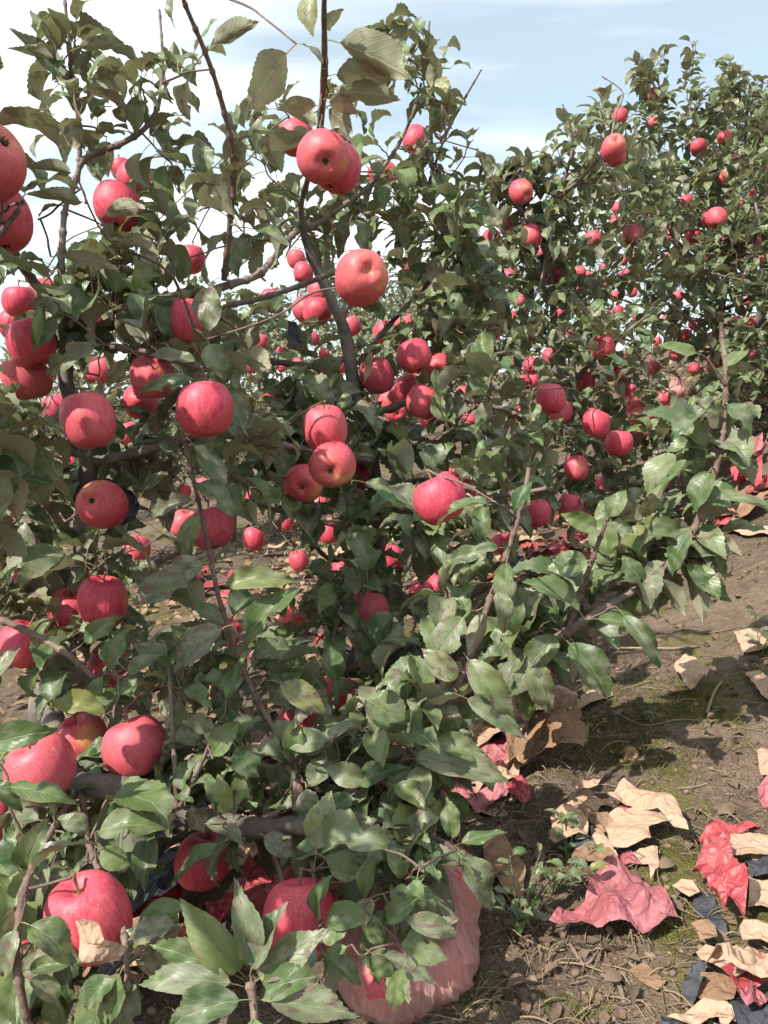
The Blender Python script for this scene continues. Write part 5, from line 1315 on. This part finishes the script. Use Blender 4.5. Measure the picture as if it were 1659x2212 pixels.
for k in range(1300):   # clods of soil
    c = scatter_pt(); s = lr.choice((.0015, .002, .003, .005)) * lr.uniform(.7, 1.5); i0 = len(VV); a = lr.uniform(0, 6)
    sx, sy, sz = lr.uniform(.7, 1.4), lr.uniform(.7, 1.4), lr.uniform(.5, .9)
    for (x, y, z) in ICO:
        m = s * lr.uniform(.75, 1.25); x *= sx; y *= sy
        VV.append((c.x + m * (x * math.cos(a) - y * math.sin(a)), c.y + m * (x * math.sin(a) + y * math.cos(a)), c.z + m * z * sz + s * .2)); RR.append(k * .618 % 1)
    FF += [tuple(i + i0 for i in f) for f in ICF]
o = link('soil_clods', mesh_from('soil_clods', VV, np.array(FF), [M['clod']], True, None, RR)); o['kind'] = 'stuff'
tag(o, 'small clods and crumbs of soil strewn over the ground', 'soil')
VV, FF, RR = [], [], []
for (mx, my, rad, n) in [(1370,1530,110,1500),(1330,1600,90,900),(1290,1640,70,500),(1400,1650,80,500),(1480,1540,60,250),(1440,1250,60,200),(1420,2000,90,200),(1250,2160,60,200)]:
    for k in range(n):     # moss tufts
        t = lr.uniform(0, 6.28); rr = rad * math.sqrt(lr.random()); c = G(mx + rr * 1.3 * math.cos(t), my + rr * .5 * math.sin(t))
        for q in range(2):
            h = lr.uniform(.002, .006); a = lr.uniform(0, 6.28); w = lr.uniform(.0008, .002); i0 = len(VV); dx, dy = lr.uniform(-.004, .004), lr.uniform(-.004, .004)
            VV += [(c.x + w * math.cos(a), c.y + w * math.sin(a), c.z - .001), (c.x + w * math.cos(a + 2.1), c.y + w * math.sin(a + 2.1), c.z - .001), (c.x + w * math.cos(a + 4.2), c.y + w * math.sin(a + 4.2), c.z - .001), (c.x + dx, c.y + dy, c.z + h)]
            RR += [lr.random()] * 4; FF += [(i0, i0 + 1, i0 + 3), (i0 + 1, i0 + 2, i0 + 3), (i0 + 2, i0, i0 + 3)]
o = link('moss', mesh_from('moss', VV, np.array(FF), [M['moss']], False, None, RR)); o['kind'] = 'stuff'
tag(o, 'low olive green moss cushions on the soil at right', 'moss')

def cover(name, n, boxes, size, mat, label, cat, lo, hi):
    VV, FF, UU, RR_, MI, off = [], [], [], [], [], 0
    for k in range(n):
        x0, x1, y0, y1 = lr.choice(boxes); c = G(lr.uniform(x0, x1), lr.uniform(y0, y1)); p = lr.choice(LO)
        if c.y > 12: continue
        a = lr.uniform(0, 6.28); L = lr.uniform(*size); b_ = c + Vector((0, 0, lr.uniform(.002, .008)))
        t = b_ + Vector((math.cos(a), math.sin(a), lr.uniform(lo, hi))).normalized() * L
        nn = Vector((lr.uniform(-.7, .7), lr.uniform(-.7, .7), 1))
        loc, Rm, sc3 = leaf_matrix(p, b_, t, nn)
        A = (p.V * np.array(sc3)) @ np.array(Rm).T + np.array(loc)
        VV.append(A); FF.append(p.F + off); UU.append(p.UV); RR_.append(np.full(len(A), lr.random())); MI.append(p.MI * 0); off += len(A)
    o = link(name, mesh_from(name, np.concatenate(VV), np.concatenate(FF), [mat], True, np.concatenate(UU), np.concatenate(RR_), np.concatenate(MI))); o['kind'] = 'stuff'
    tag(o, label, cat)
UNDER = [(0, 800, 1050, 1350), (500, 1050, 1080, 1320), (1000, 1450, 1040, 1280), (0, 500, 1300, 1800), (1350, 1659, 760, 980), (500, 1000, 1400, 1800)]
cover('fallen_leaves', 2600, UNDER, (.04, .085), M['fallen'], 'curled brown and tan fallen leaves covering the ground under the trees', 'fallen leaves', -.1, .35)
cover('ground_weeds', 1500, [(0, 620, 1040, 1300), (560, 900, 1060, 1200), (1400, 1659, 780, 960)], (.02, .05), M['leaf'], 'low green weeds growing on the ground behind the trunks', 'weeds', .1, 1.2)
cover('loose_dead_leaves', 55, [(1120, 1640, 1250, 2200)], (.018, .042), M['dead'], 'single grey brown dead leaves on the open soil at right', 'fallen leaves', -.1, .25)

# single sticks lying on the ground
def stick(pts, r0, r1, label, mat='straw', lift=.004, group='sticks and stalks on the soil'):
    p = [G(x, y) + Vector((0, 0, lift)) for x, y in pts]; base = p[0].copy(); n = len(p)
    o = link('stick', tube_mesh('stick', catmull([(q, r0 + (r1 - r0) * i / (n - 1)) for i, q in enumerate(p)], 5), M[mat], base, 6, .2)); o.location = base
    return tag(o, label, 'stick', group)
stick([(1316,1424),(1390,1428),(1460,1422),(1508,1414)], .0028, .0022, 'straight dry stalk lying across the soil right of the low bough', lift=.008)
stick([(1365,1460),(1410,1462),(1445,1458)], .0022, .0016, 'short grey stick below the straight dry stalk', 'shoot')
stick([(1320,1550),(1390,1580),(1460,1575),(1510,1580)], .0016, .0012, 'thin pale stalk over the mossy patch')
stick([(1350,2075),(1420,2130),(1480,2180),(1520,2215)], .0022, .0014, 'greenish yellow grass stalk slanting to the bottom edge, right')
stick([(1510,1840),(1518,1900),(1545,1950)], .0018, .0014, 'bent pale straw beside the crumpled red bag')
stick([(1230,2040),(1262,2085),(1290,2060)], .0026, .002, 'dark forked twig under the large faded red bag', 'shoot')
stick([(1300,2100),(1335,2120),(1350,2160)], .004, .003, 'short dark dead twig on the shaded soil near the bottom', 'shoot')
stick([(1475,1380),(1530,1385),(1600,1372)], .0018, .0014, 'pale dry stalk left of the weed at the right edge')
stick([(1105,2020),(1180,2060),(1220,2055)], .0016, .0012, 'thin curved straw beside the small weed, bottom right of centre')
stick([(1525,1570),(1540,1520),(1560,1480)], .003, .002, 'light bent stalk near the right edge below the tan bag', lift=.01)

# rotten windfall
wf = G(1360, 1650); o = link('windfall_fruit', AM[3]); o.matrix_basis = Matrix.Translation(wf + Vector((0, 0, .010))) @ Matrix.Rotation(1.1, 4, 'X') @ Matrix.Diagonal((.032, .032, .028, 1))
o.material_slots[0].link = 'OBJECT'; o.material_slots[0].material = M['rotten']; link('stem', STEM, o).scale = (.8, .8, .8)
tag(o, 'small brown rotten windfall on the mossy soil', 'fruit')

# weeds
def weed(px, py, h, n, label, seed, spread=.5, leafs=.03):
    rg = random.Random(seed); b_ = G(px, py); root = link('weed', None); root.location = b_; tag(root, label, 'weed', 'weeds')
    for k in range(n):
        a = rg.uniform(0, 6.28); tip = Vector((math.cos(a) * spread * h, math.sin(a) * spread * h, h * rg.uniform(.6, 1)))
        mid = tip * .5 + Vector((0, 0, h * .12))
        path = catmull([(Vector((0, 0, -.005)), .0014), (mid, .0011), (tip, .0006)], 6)
        link('stem', tube_mesh('stem', path, M['weed'], Vector((0, 0, 0)), 5, .05), root)
        for j in range(3, len(path), 2):
            q = path[j][0]; aa = rg.uniform(0, 6.28); d = Vector((math.cos(aa), math.sin(aa), rg.uniform(.0, .6))).normalized()
            i = rg.randrange(len(MD)); p = MD[i]; L = leafs * rg.uniform(.6, 1.2)
            loc, Rm, sc3 = leaf_matrix(p, q, q + d * L, Vector((0, 0, 1)) - FW * .4)
            o = link('leaf', MDMESH[i], root); o.matrix_basis = Matrix.Translation(loc) @ Rm.to_4x4() @ Matrix.Diagonal((sc3[0] * .8, sc3[1], sc3[2], 1))
weed(1120, 2020, .11, 5, 'small weed with thin stems on dark soil beside the plastic bag', 1)
weed(1190, 1945, .09, 3, 'reddish stemmed weed between the leaves and the faded red bag', 2, .8)
weed(1640, 1420, .12, 4, 'weed with seed heads at the right frame edge', 3, .4, .04)
weed(1225, 1885, .07, 3, 'tiny weed beside the torn paper pile', 4)
weed(1585, 870, .22, 7, 'tall thin weed growing on the bank at the right', 5, .5, .03)
weed(1320, 1395, .04, 4, 'tiny green seedling left of the dry stalk', 6, .8, .02)
weed(1410, 1575, .025, 4, 'tiny seedling in the mossy patch', 7, .9, .015)
def grass(px, py, n, label, seed, h=.06):
    rg = random.Random(seed); b_ = G(px, py); V, F, RRr = [], [], []
    for k in range(n):
        a = rg.uniform(0, 6.28); r = rg.uniform(0, .03); x, y = r * math.cos(a), r * math.sin(a); L = h * rg.uniform(.5, 1.2); lean = rg.uniform(.1, .9); i0 = len(V); w = .0013
        for j in range(5):
            t = j / 4; q = Vector((x + math.cos(a) * lean * L * t * t, y + math.sin(a) * lean * L * t * t, L * t * (1 - .3 * lean * t) - .004)); s_ = w * (1 - t * .9)
            V += [q + Vector((-math.sin(a) * s_, math.cos(a) * s_, 0)), q - Vector((-math.sin(a) * s_, math.cos(a) * s_, 0))]; RRr += [k * .37 % 1] * 2
            if j: F.append((i0 + 2 * j - 2, i0 + 2 * j - 1, i0 + 2 * j + 1, i0 + 2 * j))
    o = link('grass_tuft', mesh_from('grass_tuft', V, np.array(F), [M['weed']], True, None, RRr)); o.location = b_
    tag(o, label, 'grass', 'grass tufts')
grass(1130, 1985, 22, 'thin grass tuft on dark soil right of the plastic bag', 1)
grass(1600, 860, 60, 'taller grass tuft on the bank near the right edge', 2, .14)
grass(330, 1300, 40, 'bright green grass tuft behind the lower left leaves', 3, .05)
grass(1500, 1205, 24, 'dry grass tuft under the leaves at right', 4, .08)
print('objects', len(bpy.data.objects), 'leaves', [len(t.leaves) for t in TREES])
